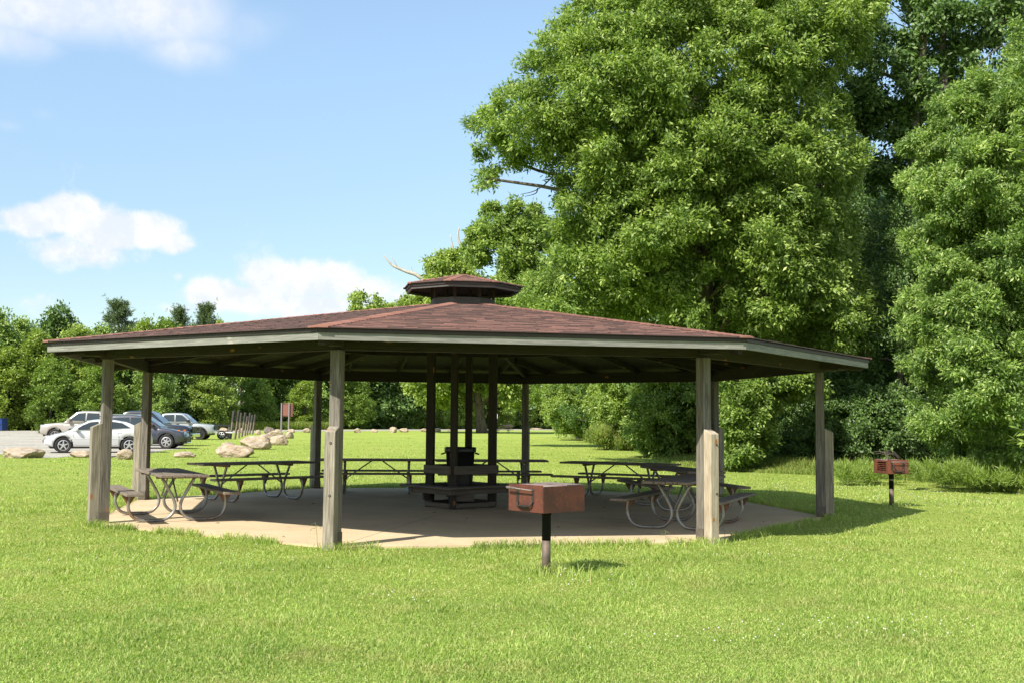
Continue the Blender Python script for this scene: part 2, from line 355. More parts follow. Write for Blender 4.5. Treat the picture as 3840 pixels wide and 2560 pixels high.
M_['chrome'] = plain('chrome_trim', (.75, .75, .76), .15, 1.0); M_['redlens'] = plain('red_tail_lens', (.45, .01, .01), .2); M_['amber'] = plain('orange_marker_lens', (.7, .16, .01), .2)
M_['lamp'] = plain('clear_headlamp', (.40, .42, .44), .12); M_['lamp_dark'] = plain('smoked_headlamp', (.10, .11, .13), .1)
def paint(name, c, rough=.25, metal=.0):
    n = NB(name); n.col(c); n.set(Roughness=rough, Metallic=metal); n.b.inputs['Coat Weight'].default_value = .8; n.b.inputs['Coat Roughness'].default_value = .04; return n.m
M_['p_white'] = paint('white_car_paint', (.60, .61, .63)); M_['p_grey'] = paint('charcoal_car_paint', (.055, .06, .08), .3, .3)
M_['p_black'] = paint('black_car_paint', (.012, .013, .022), .2); M_['p_silver'] = paint('light_grey_car_paint', (.33, .36, .38), .3, .2)
M_['p_beige'] = paint('beige_car_paint', (.36, .335, .30), .3, .2)

# ------------------------------------------------------------------ setting: ground, gravel, road, slab
def sheet(name, pts, z, mat, label, cat, thick=None):
    bm = bmesh.new(); vs = [bm.verts.new((p[0], p[1], z)) for p in pts]; f = bm.faces.new(vs)
    if f.normal.z < 0: f.normal_flip()
    if thick:
        r = bmesh.ops.extrude_face_region(bm, geom=[f]); 
        for v in [g for g in r['geom'] if isinstance(g, bmesh.types.BMVert)]: v.co.z -= thick
    bmesh.ops.triangulate(bm, faces=bm.faces)
    o = bm_obj(name, bm, mat); return tag(o, label, cat, kind='structure')
sheet('lawn', [(-900, -200), (900, -200), (900, 1500), (-900, 1500)], 0, M_['ground'], 'sunlit mown green lawn round the pavilion', 'lawn')
lot = [(-700, 1609), (1000, 1613), (900, 1622), (760, 1627), (700, 1642), (655, 1664), (690, 1679), (600, 1694), (500, 1708), (400, 1714), (300, 1710), (200, 1716), (90, 1708), (0, 1700), (-120, 1706), (-400, 1700)]
lot_pts = []
for i, p in enumerate(lot):
    q = lot[(i + 1) % len(lot)]
    for k in range(6):
        t = k / 6; x = p[0] * (1 - t) + q[0] * t; y = p[1] * (1 - t) + q[1] * t
        g = gp(x, y); s = .35 if i >= 4 else 1.0
        lot_pts.append((g.x + random.uniform(-s, s), g.y + random.uniform(-s, s)))
sheet('gravel_lot', lot_pts, .006, M_['gravel'], 'pale gravel parking lot under the parked vehicles', 'parking lot')
sheet('road', [gp(1000, 1618).xy, gp(1500, 1613.0).xy, gp(2300, 1610.5).xy, gp(2300, 1605).xy, gp(1500, 1608.4).xy, gp(1000, 1611).xy], .010, M_['gravel'], 'thin pale gravel road crossing behind the lawn', 'road')
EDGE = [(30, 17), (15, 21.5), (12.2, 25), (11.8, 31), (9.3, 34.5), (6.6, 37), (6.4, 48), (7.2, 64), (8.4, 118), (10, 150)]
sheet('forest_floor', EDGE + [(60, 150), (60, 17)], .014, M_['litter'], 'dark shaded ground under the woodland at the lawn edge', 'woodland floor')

# octagon
OX, OY, OROT = -.904, 19.93, .1938
HT, HE = 2.4546, 2.527
NAMES = 'CGHFEDBA'
def oa(i): return OROT - math.pi / 2 - math.pi / 8 + i * math.pi / 4
def ov(i, r, z): a = oa(i); return Vector((r * math.cos(a), r * math.sin(a), z))
tweak = {0: (-.045, -.02), 1: (.01, 0), 6: (.03, .02), 7: (.07, .0), 5: (-.05, 0)}   # real posts are a little off the regular figure
slab = [ov(i, 6.36, 0).xy for i in range(8)]
slabp = []
for i in range(8):
    a, b = slab[i], slab[(i + 1) % 8]
    for k in range(12): slabp.append((OX + (a.x * (12 - k) + b.x * k) / 12 + random.uniform(-.012, .012), OY + (a.y * (12 - k) + b.y * k) / 12 + random.uniform(-.012, .012)))
sheet('concrete_slab', slabp, .03, M_['concrete'], 'octagonal tan concrete floor under the pavilion roof', 'concrete floor', thick=.12)
for k_ in range(4):
    a_ = OROT - math.pi / 2 - math.pi / 8 + k_ * math.pi / 4; d_ = Vector((math.cos(a_), math.sin(a_), 0)); n_ = Vector((-d_.y, d_.x, 0)) * .004
    bm = bmesh.new(); c_ = Vector((OX, OY, .0312 + k_ * .0002)); bm.faces.new([bm.verts.new(c_ + q) for q in (d_ * -6.2 - n_, d_ * 6.2 - n_, d_ * 6.2 + n_, d_ * -6.2 + n_)])
    o_ = bm_obj('control_joint', bm, M_['litter'], bpy.data.objects['concrete_slab'])

# ------------------------------------------------------------------ pavilion
def pavilion():
    P = empty('picnic_pavilion', (OX, OY, 0), 0, 'open octagonal wooden pavilion with brown shingle roof and small raised vent roof', 'pavilion')
    Rp = 6.245
    for i in range(8):
        a = oa(i); d = Vector((math.cos(a), math.sin(a), 0)); t = Vector(tweak.get(i, (0, 0)) + (0,)); b = d * Rp + t
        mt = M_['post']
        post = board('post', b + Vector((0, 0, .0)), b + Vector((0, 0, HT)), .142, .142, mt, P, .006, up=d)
        bb = d * (Rp + .144) + t
        board('outer_post', bb + Vector((0, 0, -.05)), bb + Vector((0, 0, 1.475)), .142, .142, M_['post_sunlit'] if NAMES[i] == 'G' else M_['post_mid'], P, .006, up=d, slant=-.065)
        side = Vector((-d.y, d.x, 0))
        for s in (-1, 1):
            bm = bmesh.new()   # dark wooden shoe patch at the foot
            mm, _ = frame(b + side * s * .074, b + side * s * .080, (0, 0, 1)); add_box(bm, .009, .138, .17, .001, M=Matrix.Translation((0, 0, .115)) @ mm)
            bm_obj('post_shoe', bm, M_['bench'], P)
        if NAMES[i] in 'CG':   # counterbored bolt holes
            for z, r in ((1.30, .013), (.66, .013)):
                bm = bmesh.new(); c = bb + d * .0715 + side * (.012 if NAMES[i] == 'C' else .03)
                tube_bm(bm, [c + Vector((0, 0, z)), c + d * .004 + Vector((0, 0, z))], [.017, .017], 12)
                bm_obj('bolt_hole', bm, M_['soot'], P)
                bm = bmesh.new(); tube_bm(bm, [c + d * .003 + Vector((0, 0, z)), c + d * .009 + Vector((0, 0, z))], [.007, .006], 8); bm_obj('bolt', bm, M_['pipe'], P)
        if NAMES[i] == 'G':
            for zz_, ss_, rr_ in ((1.345, .02, .024), (.33, -.03, .020)):
                bm = bmesh.new(); c = bb + d * .0705 + side * ss_; tube_bm(bm, [c + Vector((0, 0, zz_)), c + d * .003 + Vector((0, 0, zz_))], [rr_, rr_ * .9], 12)
                for v in bm.verts: v.co.z = zz_ + (v.co.z - zz_) * 1.5
                bm_obj('orange_knot', bm, M_['knot'], P)
        # ring beam between this post and the next
        j = (i + 1) % 8
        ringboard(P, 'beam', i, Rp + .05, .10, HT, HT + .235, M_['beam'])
        # beam-end stub on the outside of the post
        e = d * (Rp + .30)
        board('beam_end', b + Vector((0, 0, HT + .12)), e + Vector((0, 0, HT + .12)), .17, .16, M_['beam'], P, .004)
        # hip rafter
        sl = .149
        def rz(r, off): return HT + .235 + (Rp - r) * sl + off
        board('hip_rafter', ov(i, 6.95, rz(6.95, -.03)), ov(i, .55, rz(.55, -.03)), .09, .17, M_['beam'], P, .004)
        # common rafters, square to the eaves
        am = a + math.pi / 8; cs = math.cos(math.pi / 8)
        for off in (-1.75, -.6, .6, 1.75):
            dm = Vector((math.cos(am), math.sin(am), 0)); sd = Vector((-dm.y, dm.x, 0))
            r0 = 6.93 * cs; r1 = max(.6, abs(off) / math.tan(math.pi / 8) + .15)
            p0 = dm * r0 + sd * off; p1 = dm * r1 + sd * off
            board('rafter', Vector((p0.x, p0.y, rz(r0 / cs, .0))), Vector((p1.x, p1.y, rz(r1 / cs, .0))), .045, .11, M_['beam'], P, .003)
        ringboard(P, 'purlin', i, 3.6, .07, rz(3.6, -.16), rz(3.6, -.02), M_['beam'])
        # fascia and brown trim
        ringboard(P, 'fascia', i, 7.045, .035, HE, HE + .088, M_['fascia'])
        ringboard(P, 'drip_trim', i, 7.062, .035, HE + .091, HE + .135, M_['trim'])
        # shingle slope
        shingles(P, 'shingle_slope', i, 7.10, .60, HE + .143, .149, .128)
        hip_caps(P, 'hip_cap_row', i, 7.10, .66, HE + .150, .149)
    # deck shell under the shingles
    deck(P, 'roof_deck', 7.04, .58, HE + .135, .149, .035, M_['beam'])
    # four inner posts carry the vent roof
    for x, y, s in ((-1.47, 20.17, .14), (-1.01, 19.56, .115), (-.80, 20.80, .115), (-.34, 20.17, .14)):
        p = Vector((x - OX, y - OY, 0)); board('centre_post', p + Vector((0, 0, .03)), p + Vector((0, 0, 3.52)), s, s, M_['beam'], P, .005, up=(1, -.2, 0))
    # vent roof (cupola)
    for i in range(8):
        ringboard(P, 'vent_wall', i, .60, .03, 3.56, 3.755, M_['cup'])
        p = ov(i, .57, 0); board('vent_post', p + Vector((0, 0, 3.73)), p + Vector((0, 0, 4.0)), .05, .05, M_['beam'], P, .003, up=ov(i, 1, 0))
        ringboard(P, 'vent_fascia', i, 1.06, .03, 3.885, 3.925, M_['cup'])
        ringboard(P, 'vent_trim', i, 1.085, .03, 3.928, 3.972, M_['trim'])
        shingles(P, 'vent_shingle_slope', i, 1.12, .0, 3.978, .215, .12)
        hip_caps(P, 'vent_hip_cap_row', i, 1.12, .03, 3.985, .215)
    deck(P, 'vent_deck', 1.06, .0, 3.965, .215, .03, M_['beam'])
    return P
def ringboard(P, name, i, r, t, z0, z1, mat):
    """a mitred board along one side of the octagon; r = outer vertex radius"""
    a = ov(i, r, 0); b = ov(i + 1, r, 0); L = (b - a).length; x = (b - a).normalized(); mid = (a + b) / 2; nrm = mid.normalized()
    k = t * math.tan(math.pi / 8); h = z1 - z0; bm = bmesh.new(); g = .0015
    co = [(-L / 2 + g, 0), (L / 2 - g, 0), (L / 2 - k - g, -t), (-L / 2 + k + g, -t)]
    n = 10 if L > 2 else 1
    lo = [[], []]; 
    rows = []
    for s in range(n + 1):
        f = s / n; wob = 0 if s in (0, n) else random.uniform(-.002, .002)
        xo = co[0][0] * (1 - f) + co[1][0] * f; xi = co[3][0] * (1 - f) + co[2][0] * f
        rows.append([bm.verts.new((xo, wob, -h / 2)), bm.verts.new((xo, wob, h / 2)), bm.verts.new((xi, -t, h / 2)), bm.verts.new((xi, -t, -h / 2))])
    for s in range(n):
        for q in range(4): bm.faces.new((rows[s][q], rows[s][(q + 1) % 4], rows[s + 1][(q + 1) % 4], rows[s + 1][q]))
    bm.faces.new(rows[0]); bm.faces.new(rows[-1][::-1])
    m = Matrix.Identity(4)
    for q in range(3): m[q][0], m[q][1], m[q][2] = x[q], nrm[q], (0, 0, 1)[q]
    m[0][3], m[1][3], m[2][3] = mid.x, mid.y, (z0 + z1) / 2
    return bm_obj(name, bm, mat, P, m)
def deck(P, name, r0, r1, z0, sl, th, mat):
    bm = bmesh.new(); rings = []
    zi = z0 + (r0 - r1) * sl
    for (r, z) in ((r0, z0), (max(r1, .02), zi), (max(r1, .02), zi - th), (r0, z0 - th)): rings.append([bm.verts.new(ov(i, r, z)) for i in range(8)])
    for q in range(4):
        for i in range(8): bm.faces.new((rings[q][i], rings[q][(i + 1) % 8], rings[(q + 1) % 4][(i + 1) % 8], rings[(q + 1) % 4][i]))
    return bm_obj(name, bm, mat, P)
def shingles(P, name, i, r0, r1, z0, sl, expo):
    cs = math.cos(math.pi / 8); am = oa(i) + math.pi / 8; dm = np.array([math.cos(am), math.sin(am)]); sd = np.array([-dm[1], dm[0]])
    a0 = r0 * cs; a1 = r1 * cs; sla = sl / cs; n = int((a0 - a1) / expo); V = []; F = []
    tn = math.tan(math.pi / 8); rr = np.random.default_rng(100 + i + int(r0 * 10))
    def pt(a, u, h): 
        q = dm * a + sd * u; return (q[0], q[1], z0 + (a0 - a) * sla + h)
    for k in range(n + 1):
        al = a0 - k * expo; au = max(al - expo * 1.08, a1 + .001)
        if al - au < .02: break
        hl = al * tn; u = -hl - rr.uniform(0, .25)
        while u < hl:
            w = rr.choice([.17, .24, .31, .2]) * rr.uniform(.9, 1.1); ul = max(u, -hl); ur = min(u + w - .002, hl); u += w
            if ur - ul < .02: continue
            th = .006 + rr.choice([0, .004]) + rr.uniform(0, .003); j = rr.uniform(-.010, .010) if k else 0
            uul = max(ul, -au * tn); uur = min(ur, au * tn)
            if uur - uul < .003: uul = uur = (uul + uur) / 2 if abs(ul + ur) < .1 else (au * tn if ul > 0 else -au * tn)
            b = len(V); lift = rr.uniform(0, .003)
            V += [pt(al + j, ul, th + lift), pt(al + j, ur, th + rr.uniform(0, .003)), pt(au, uur, .004), pt(au, uul, .004), pt(al + j, ul, -.004), pt(al + j, ur, -.004)]
            F += [(b, b + 1, b + 2, b + 3), (b + 4, b + 5, b + 1, b)]
    me = np_mesh(name, V, F); mi = np.zeros(len(F), np.int32); mi[1::2] = 1; me.polygons.foreach_set('material_index', mi)
    return link(name, me, [M_['shingle'], M_['asphalt']], P)
def hip_caps(P, name, i, r0, r1, z0, sl):
    a = oa(i); d = np.array([math.cos(a), math.sin(a)]); s = np.array([-d[1], d[0]]); V = []; F = []; rr = np.random.default_rng(i + 50); r = r0 + .01; st = .15 if r0 > 3 else .12
    hw = .13 if r0 > 3 else .07
    while r > r1 + .05:
        ru = max(r - st * 1.15, r1); b = len(V); t = .018 + rr.uniform(0, .005); drop = hw * sl * .9 * .4
        for (q, h) in ((r, t), (ru, .012)):
            z = z0 + (r0 - q) * sl
            for u in (-hw, 0, hw): 
                p = d * (q - abs(u) * .38) + s * u; V.append((p[0], p[1], z + h + (0 if u == 0 else -.012) ))
        z = z0 + (r0 - r) * sl
        for u in (-hw, 0, hw): 
            p = d * (r - abs(u) * .38) + s * u; V.append((p[0], p[1], z - .01))
        F += [(b, b + 1, b + 4, b + 3), (b + 1, b + 2, b + 5, b + 4), (b + 6, b + 7, b + 1, b), (b + 7, b + 8, b + 2, b + 1)]
        r -= st
    return link(name, np_mesh(name, V, F), M_['shingle'], P)
pavilion()

# square bench built round the inner posts
def square_bench():
    B = empty('wraparound_bench', (-.905, 20.17, .03), 0, 'dark wooden square bench wrapped round the four inner posts', 'bench')
    c = [Vector((-1.10, -.10, 0)), Vector((-.12, -1.13, 0)), Vector((1.06, -.02, 0)), Vector((.10, 1.06, 0))]
    inn = [Vector((-.565, 0, 0)), Vector((-.105, -.61, 0)), Vector((.565, 0, 0)), Vector((.105, .63, 0))]
    for k in range(4):
        a, b = c[k], c[(k + 1) % 4]; d = (b - a).normalized(); n = Vector((d.y, -d.x, 0))
        for q, o in enumerate((-.07, -.225)):
            sh = abs(o)
            sh = .002 + (sh - .07) * .95; zz = .385 + .003 * (k % 2)
            board('seat_plank', a + d * sh + n * o + Vector((0, 0, zz)), b - d * sh + n * o + Vector((0, 0, zz)), .145, .036, M_['bench'], B)
        board('apron', a + d * .12 + n * -.16 + Vector((0, 0, .31)), b - d * .12 + n * -.16 + Vector((0, 0, .31)), .036, .10, M_['bench'], B)
        ia, ib = inn[k], inn[(k + 1) % 4]; dd = (ib - ia).normalized(); nn = Vector((dd.y, -dd.x, 0))
        board('back_rail', ia + nn * .09 - dd * .05 + Vector((0, 0, .68)), ib + nn * .09 + dd * .03 + Vector((0, 0, .68)), .038, .15, M_['bench'], B)
        board('foot_rail', ia + nn * .09 + Vector((0, 0, .06)), ib + nn * .09 + Vector((0, 0, .06)), .038, .08, M_['bench'], B)
        m = (a + b) / 2; board('bracket', a * .62 + b * .38 + n * -.09 + Vector((0, 0, .2)), ia + Vector((0, 0, .2)), .038, .12, M_['bench'], B)
square_bench()

def bin_():
    T = empty('trash_can', (-.925, 20.19, .03), 0, 'tall black plastic trash can with side handles inside the square bench', 'trash can')
    bm = bmesh.new(); prof = [(.20, 0), (.205, .02), (.24, .6), (.262, .98), (.285, .985), (.29, 1.0), (.29, 1.06), (.275, 1.075), (.262, 1.075), (.25, .95), (.2, .1), (.0, .1)]
    seg = 28; rings = [[bm.verts.new((r * math.cos(k * 2 * math.pi / seg), r * math.sin(k * 2 * math.pi / seg), z)) for k in range(seg)] for r, z in prof[:-1]]
    for i in range(len(rings) - 1):
        for k in range(seg): bm.faces.new((rings[i][k], rings[i][(k + 1) % seg], rings[i + 1][(k + 1) % seg], rings[i + 1][k])).smooth = True
    bm.faces.new(rings[0]); bm.faces.new(rings[-1]); bm_obj('body', bm, M_['plastic'], T)
    for s in (-1, 1):
        bm = bmesh.new(); tube_bm(bm, spline([(s * .27, -.09, .97), (s * .33, -.07, .95), (s * .335, 0, .95), (s * .33, .07, .95), (s * .27, .09, .97)], 4), .014, 8); bm_obj('handle', bm, M_['plastic'], T)
bin_()

# ------------------------------------------------------------------ picnic tables
def table(label):
    T = empty('picnic_table', (0, 0, 0), 0, label, 'picnic table', 'picnic tables on the concrete floor'); Lh = 1.20
    bm = bmesh.new()
    for k in range(4):
        y = (k - 1.5) * .178; e = random.uniform(-.015, .015)
        add_box(bm, 2 * Lh, .168, .038, .005, c=(e, y, .70 + random.uniform(-.002, .002)))
    bm_obj('tabletop', bm, M_['table'], T)
    for s in (-1, 1):
        bm = bmesh.new(); add_box(bm, 2 * Lh, .245, .038, .005, c=(0, s * .70, .435)); bm_obj('seat', bm, M_['table'], T)
    for e in (-.68, .68):
        for s in (-1, 1):
            bm = bmesh.new()
            pts = spline([(e, s * .24, .655), (e, s * .13, .46), (e, s * .045, .28), (e, s * .055, .15), (e, s * .15, .05), (e, s * .28, .025), (e, s * .50, .025), (e, s * .64, .075), (e, s * .71, .19), (e, s * .715, .30), (e, s * .70, .405)], 5)
            tube_bm(bm, pts, .0235, 12); f = bm_obj('pipe_leg', bm, M_['pipe'], T)
            bm = bmesh.new()
            g = [bm.verts.new((e - .004, s * .60, .414)), bm.verts.new((e - .004, s * .82, .414)), bm.verts.new((e - .004, s * .715, .24))]; bm.faces.new(g)
            r = bmesh.ops.extrude_face_region(bm, geom=list(bm.faces))
            for v in [q for q in r['geom'] if isinstance(q, bmesh.types.BMVert)]: v.co.x += .045
            bm_obj('seat_bracket', bm, M_['gusset'], T)
        bm = bmesh.new(); add_box(bm, .05, .66, .035, .003, c=(e, 0, .661)); bm_obj('top_channel', bm, M_['gusset'], T)
    for e in (-1, 1):
        bm = bmesh.new(); tube_bm(bm, [(e * .66, 0, .30), (e * .12, 0, .672)], .014, 8); bm_obj('diagonal_brace', bm, M_['pipe'], T)
    return T
t0 = table('grey picnic table at left edge of slab, end half in sunlight')
tabs = [((-5.36, 17.45), 117.5, None),
        ((-5.0, 21.45), 43, 'picnic table seen lengthwise just left of the second front post'),
        ((-2.87, 23.75), 7, 'shaded picnic table at the back, between back left post and inner posts'),
        ((-.42, 23.85), 8, 'shaded picnic table at the back, directly behind the trash can'),
        ((2.25, 22.85), -27, 'shaded picnic table at the back right, behind the near grill'),
        ((3.1, 20.25), 103, 'shaded picnic table mostly hidden behind the pale right front post'),
        ((2.66, 16.85), 67, 'weathered picnic table end on, left of pale right front post with shiny pipe legs')]
for k, ((x, y), a, lb) in enumerate(tabs):
    t = t0 if k == 0 else copy_tree(t0)
    t.location = (x, y, .032); t.rotation_euler = (0, 0, R(a))
    if lb: t['label'] = lb

# ------------------------------------------------------------------ grills
def grill(x, y, rz, label, top=.925, a=.53, b=.60, mat='rust', hz=.27, second=False):
    G = empty('park_grill', (x, y, 0), rz, label, 'grill', 'park grills on poles in the grass')
    bm = bmesh.new(); tube_bm(bm, [(0, 0, -.05), (0, 0, .36)], [.046, .046], 20); bm_obj('pole', bm, M_['rusty_pole'], G)
    bm = bmesh.new(); tube_bm(bm, [(0, 0, .345), (0, 0, .60), (0, 0, .612), (0, 0, top - hz - .003)], [.0475, .0475, .053, .053], 20); bm_obj('pole_sleeve', bm, M_['black'], G)
    z0, z1 = top - hz, top; t = .005; hx, hy = b / 2, a / 2; m = M_[mat]
    # firebox: local +X = side axis (b), local -Y side wall, -X end carries the handle slots
    bm = bmesh.new()
    add_box(bm, b, a, .006, 0, c=(0, 0, z0 + .003))
    add_box(bm, b, t, hz, .0015, c=(0, -hy, (z0 + z1) / 2))
    if not second: add_box(bm, b, t, hz, .0015, c=(0, hy, (z0 + z1) / 2))
    else:
        add_box(bm, .14, t, hz, .0015, c=(hx - .07, hy, (z0 + z1) / 2)); add_box(bm, .05, t, hz, .0015, c=(-hx + .025, hy, (z0 + z1) / 2)); add_box(bm, b - .19, t, .05, 0, c=(-.045, hy, z0 + .03)); add_box(bm, b - .19, t, .035, 0, c=(-.045, hy, z1 - .018))
        for k in range(4): add_box(bm, b - .19, t, .014, 0, c=(-.045, hy, z0 + .085 + k * .035))
    bm_obj('firebox', bm, m, G)
    bm = bmesh.new(); add_box(bm, t, a - .008, hz + .012, .0015, c=(-hx, 0, (z0 + z1) / 2 + .006)); fp = bm_obj('handle_panel', bm, m, G)
    bm = bmesh.new(); add_box(bm, t, a - .008, hz, .0015, c=(hx, 0, (z0 + z1) / 2)); bm_obj('back_panel', bm, m, G)
    # notched slots and support rods on the handle panel
    for s in (-1, 1):
        bm = bmesh.new(); yy = s * .115 + .0
        add_box(bm, .003, .034, .155, .001, c=(-hx - .0035, yy, z1 - .105))
        for k in range(4): add_box(bm, .003, .014, .014, 0, c=(-hx - .0035, yy + .022, z1 - .05 - k * .036))
        bm_obj('notched_slot', bm, M_['soot'], G)
    bm = bmesh.new(); tube_bm(bm, spline([(-hx - .012, -.115, z1 - .16), (-hx - .03, -.09, z1 - .205), (-hx - .035, 0, z1 - .212), (-hx - .03, .09, z1 - .205), (-hx - .012, .115, z1 - .17)], 4), .0095, 8)
    for k in range(13): 
        yy = -.072 + k * .012; tube_bm(bm, [(-hx - .034, yy, z1 - .212), (-hx - .034, yy + .006, z1 - .212)], .0155, 8)
    bm_obj('lower_coil_handle', bm, M_['soot'], G)
    bm = bmesh.new(); tube_bm(bm, [(-hx + .01, -.115, z1 - .045), (-hx - .05, -.12, z1 - .042), (-hx - .058, .10, z1 - .030), (-hx - .058, .24, z1 - .024)] if not second else [(-hx + .01, -.17, z1 - .03), (-hx - .05, -.17, z1 - .03), (-hx - .05, .13, z1 - .03), (-hx + .01, .13, z1 - .03)], .008, 8)
    if not second:
        for k in range(12):
            yy = .10 + k * .0115; zz = z1 - .030 + (yy - .10) * .04; tube_bm(bm, [(-hx - .058, yy, zz), (-hx - .058, yy + .006, zz)], .0145, 8)
    bm_obj('grate_handle', bm, M_['grate'], G)
    # cooking grate of bars with a plate
    bm = bmesh.new(); n = 22
    for k in range(n):
        yy = -hy + .03 + k * (a - .06) / (n - 1); tube_bm(bm, [(-hx + .02, yy, z1 - .004), (hx - .02, yy, z1 - .004)], .0065, 6)
    for xx in (-hx + .02, 0, hx - .02): tube_bm(bm, [(xx, -hy + .02, z1 - .012), (xx, hy - .02, z1 - .012)], .006, 6)
    add_box(bm, b * .38, a - .03, .006, 0, c=(hx - b * .22, 0, z1 + .006)); bm_obj('cooking_grate', bm, M_['grate'], G)
    bm = bmesh.new(); add_box(bm, b - .02, a - .02, .01, 0, c=(0, 0, z0 + .05)); bm_obj('ash_bed', bm, M_['soot'], G)
    if second:   # two bent flat bars on the front and the white band
        bm = bmesh.new(); tube_bm(bm, [(-hx - .008, .13, z1 - .035), (-hx - .03, .04, z1 - .19), (-hx - .03, -.03, z1 - .235), (-hx - .03, -.19, z1 - .235), (-hx - .008, -.12, z1 - .04)], .008, 8); bm_obj('bent_support_rod', bm, M_['soot'], G)
        bm = bmesh.new(); tube_bm(bm, [(0, 0, .50), (0, 0, .535)], .0485, 20, cap=True); bm_obj('worn_band', bm, M_['grate'], G)
    return G
grill(.38, 11.72, R(42), 'near rusty brown box grill on a black and grey pole before the pavilion')
grill(7.36, 21.45, R(97), 'far orange rusty grill with open slotted side beside the woodland edge', top=.90, a=.43, b=.56, mat='rust2', hz=.26, second=True)

# dead twigs left on the far grill
bm = bmesh.new()
for k in range(9):
    x0 = 7.36 + random.uniform(-.15, .2); y0 = 21.45 + random.uniform(-.1, .15); L = random.uniform(.15, .45); a = random.uniform(-.6, 2.6)
    tube_bm(bm, spline([(x0, y0, .91), (x0 - math.cos(a) * L * .4, y0, .93 + L * .35), (x0 - math.cos(a) * L, y0 + .05, .93 + L * .3)], 4), .004, 5)
tag(bm_obj('twig_pile', bm, M_['pole_wood']), 'dry twigs and stalks lying on top of the far rusty grill', 'twigs')

# ------------------------------------------------------------------ rocks
def rock_mesh(seed, facets=9):
    bm = bmesh.new(); bmesh.ops.create_icosphere(bm, subdivisions=4, radius=1.0); r = random.Random(seed)
    pl = []
    for k in range(facets):
        n = Vector((r.gauss(0, 1), r.gauss(0, 1), r.gauss(.2, .8))).normalized(); pl.append((n, r.uniform(.55, .85)))
    o = Vector((seed * 3.1, seed * 1.7, 0))
    for v in bm.verts:
        p = v.co.copy() * (1 + .22 * mnoise.noise(v.co * 1.1 + o))
        for n, c in pl:
            d = p.dot(n)
            if d > c: p -= n * (d - c) * .93
        p += p.normalized() * (.07 * mnoise.noise(p * 3 + o) + .035 * mnoise.noise(p * 8 + o) + .018 * mnoise.noise(p * 18 + o)); v.co = p
    me = bpy.data.meshes.new('rock'); bm.to_mesh(me); bm.free()
    co = np.array([v.co for v in me.vertices]); lo = co.min(0); hi = co.max(0); c = (lo + hi) / 2; s = (hi - lo) / 2
    co = (co - c) / s; me.vertices.foreach_set('co', co.astype(np.float32).ravel()); me.polygons.foreach_set('use_smooth', [False] * len(me.polygons)); me.update(); return me
RM = [rock_mesh(k + 1) for k in range(6)]; RM2 = [m.copy() for m in RM[:2]]
for m in RM: m.materials.append(M_['rock'])
for m in RM2: m.materials.append(M_['rock2'])
def rock(x0, x1, top, base, label, v=0, rz=None, dark=False, group='boulders along the lot and road', depth=.7, name='boulder', z=0, ground=None):
    g = gp((x0 + x1) / 2, base); k = g.y / FPX; w = (x1 - x0) * k; h = (base - top) * k
    o = bpy.data.objects.new(name, (RM2 if dark else RM)[v % (2 if dark else 6)]); COL.objects.link(o)
    dp = w * depth; o.location = (g.x, g.y + dp * .4, z + h * .38); o.scale = (w / 2 * 1.04, dp / 2, h * .64); o.rotation_euler = (0, 0, rz if rz is not None else random.choice([0, math.pi]) + random.uniform(-.25, .25))
    return tag(o, label, 'rock', group)
rocks = [(804, 941, 1665, 1714, 'big pale boulder nearest the pavilion, left end of the boulder heap', 0, 0), (826, 880, 1656, 1690, 'pointed pale rock peeping over the nearest big boulder', 1, 1),
 (897, 1009, 1634, 1684, 'wide sunlit boulder with dark undercut behind the nearest big one', 2, 0), (964, 1020, 1625, 1652, 'rough tan boulder between the undercut boulder and the heap top', 3, 0), (1010, 1076, 1630, 1668, 'blocky steep faced boulder at right of the heap', 4, 0),
 (996, 1069, 1611, 1642, 'broad ridged boulder at the top of the heap', 5, 0), (1066, 1101, 1617, 1643, 'rounded boulder at the right end of the heap', 0, 2),
 (1027, 1052, 1608, 1622, 'small tan rock behind the heap, left of the sign', 1, 0), (1076, 1104, 1607, 1621, 'low yellowish rock at the foot of the brown sign', 2, 0), (1134, 1161, 1604, 1621, 'pale rock between brown sign and back left post', 3, 0),
 (957, 977, 1610, 1628, 'small pale rock between leaning posts and heap', 4, 0), (890, 921, 1603, 1621, 'pale rock behind the leaning posts', 5, 0), (822, 852, 1602, 1616, 'flat pinkish rock behind the small trailer', 0, 0),
 (-10, 138, 1677, 1717, 'long low reddish boulder at the near edge of the gravel, far left', 1, 0), (257, 335, 1688, 1714, 'low grey rock in front of the white sedan door', 2, 0), (431, 492, 1683, 1722, 'pale rock before the rear wheel of the white sedan', 3, 0), (648, 726, 1692, 1714, 'low flat rock alone in the grass before the charcoal car', 4, 0),
 (1325, 1353, 1604, 1621, 'roadside rock just right of the second front post', 5, 0), (1390, 1415, 1607, 1620, 'small low roadside rock left of the pointed one', 0, 0), (1460, 1487, 1599, 1621, 'pointed triangular pinkish rock by the road', 1, 0), (1497, 1531, 1604, 1619, 'wide pale roadside rock right of the pointed one', 2, 0),
 (1576, 1600, 1605, 1618, 'roadside rock against the left inner post', 3, 0), (1628, 1653, 1603, 1618, 'pale rounded roadside rock between the first two inner posts', 4, 0), (1676, 1686, 1607, 1616, 'tiny roadside rock behind the front inner post', 5, 0), (1750, 1766, 1607, 1616, 'tiny rock left of the old tree trunk', 0, 0),
 (1985, 2036, 1603, 1608, 'long flat pale stone lying by the road right of back post', 1, 0), (2073, 2100, 1597, 1610, 'grey blocky stone at the far woodland corner', 2, 0), (1180, 1200, 1606, 1618, 'small roadside rock behind the back left post', 3, 0)]
for x0, x1, t_, b_, lb, v, rz in rocks: rock(x0, x1, t_, b_, lb, v, rz * .6)
rock(987, 1028, 1599, 1625, 'dark grey rounded rock sitting behind the pale heap', 0, 0, dark=True)

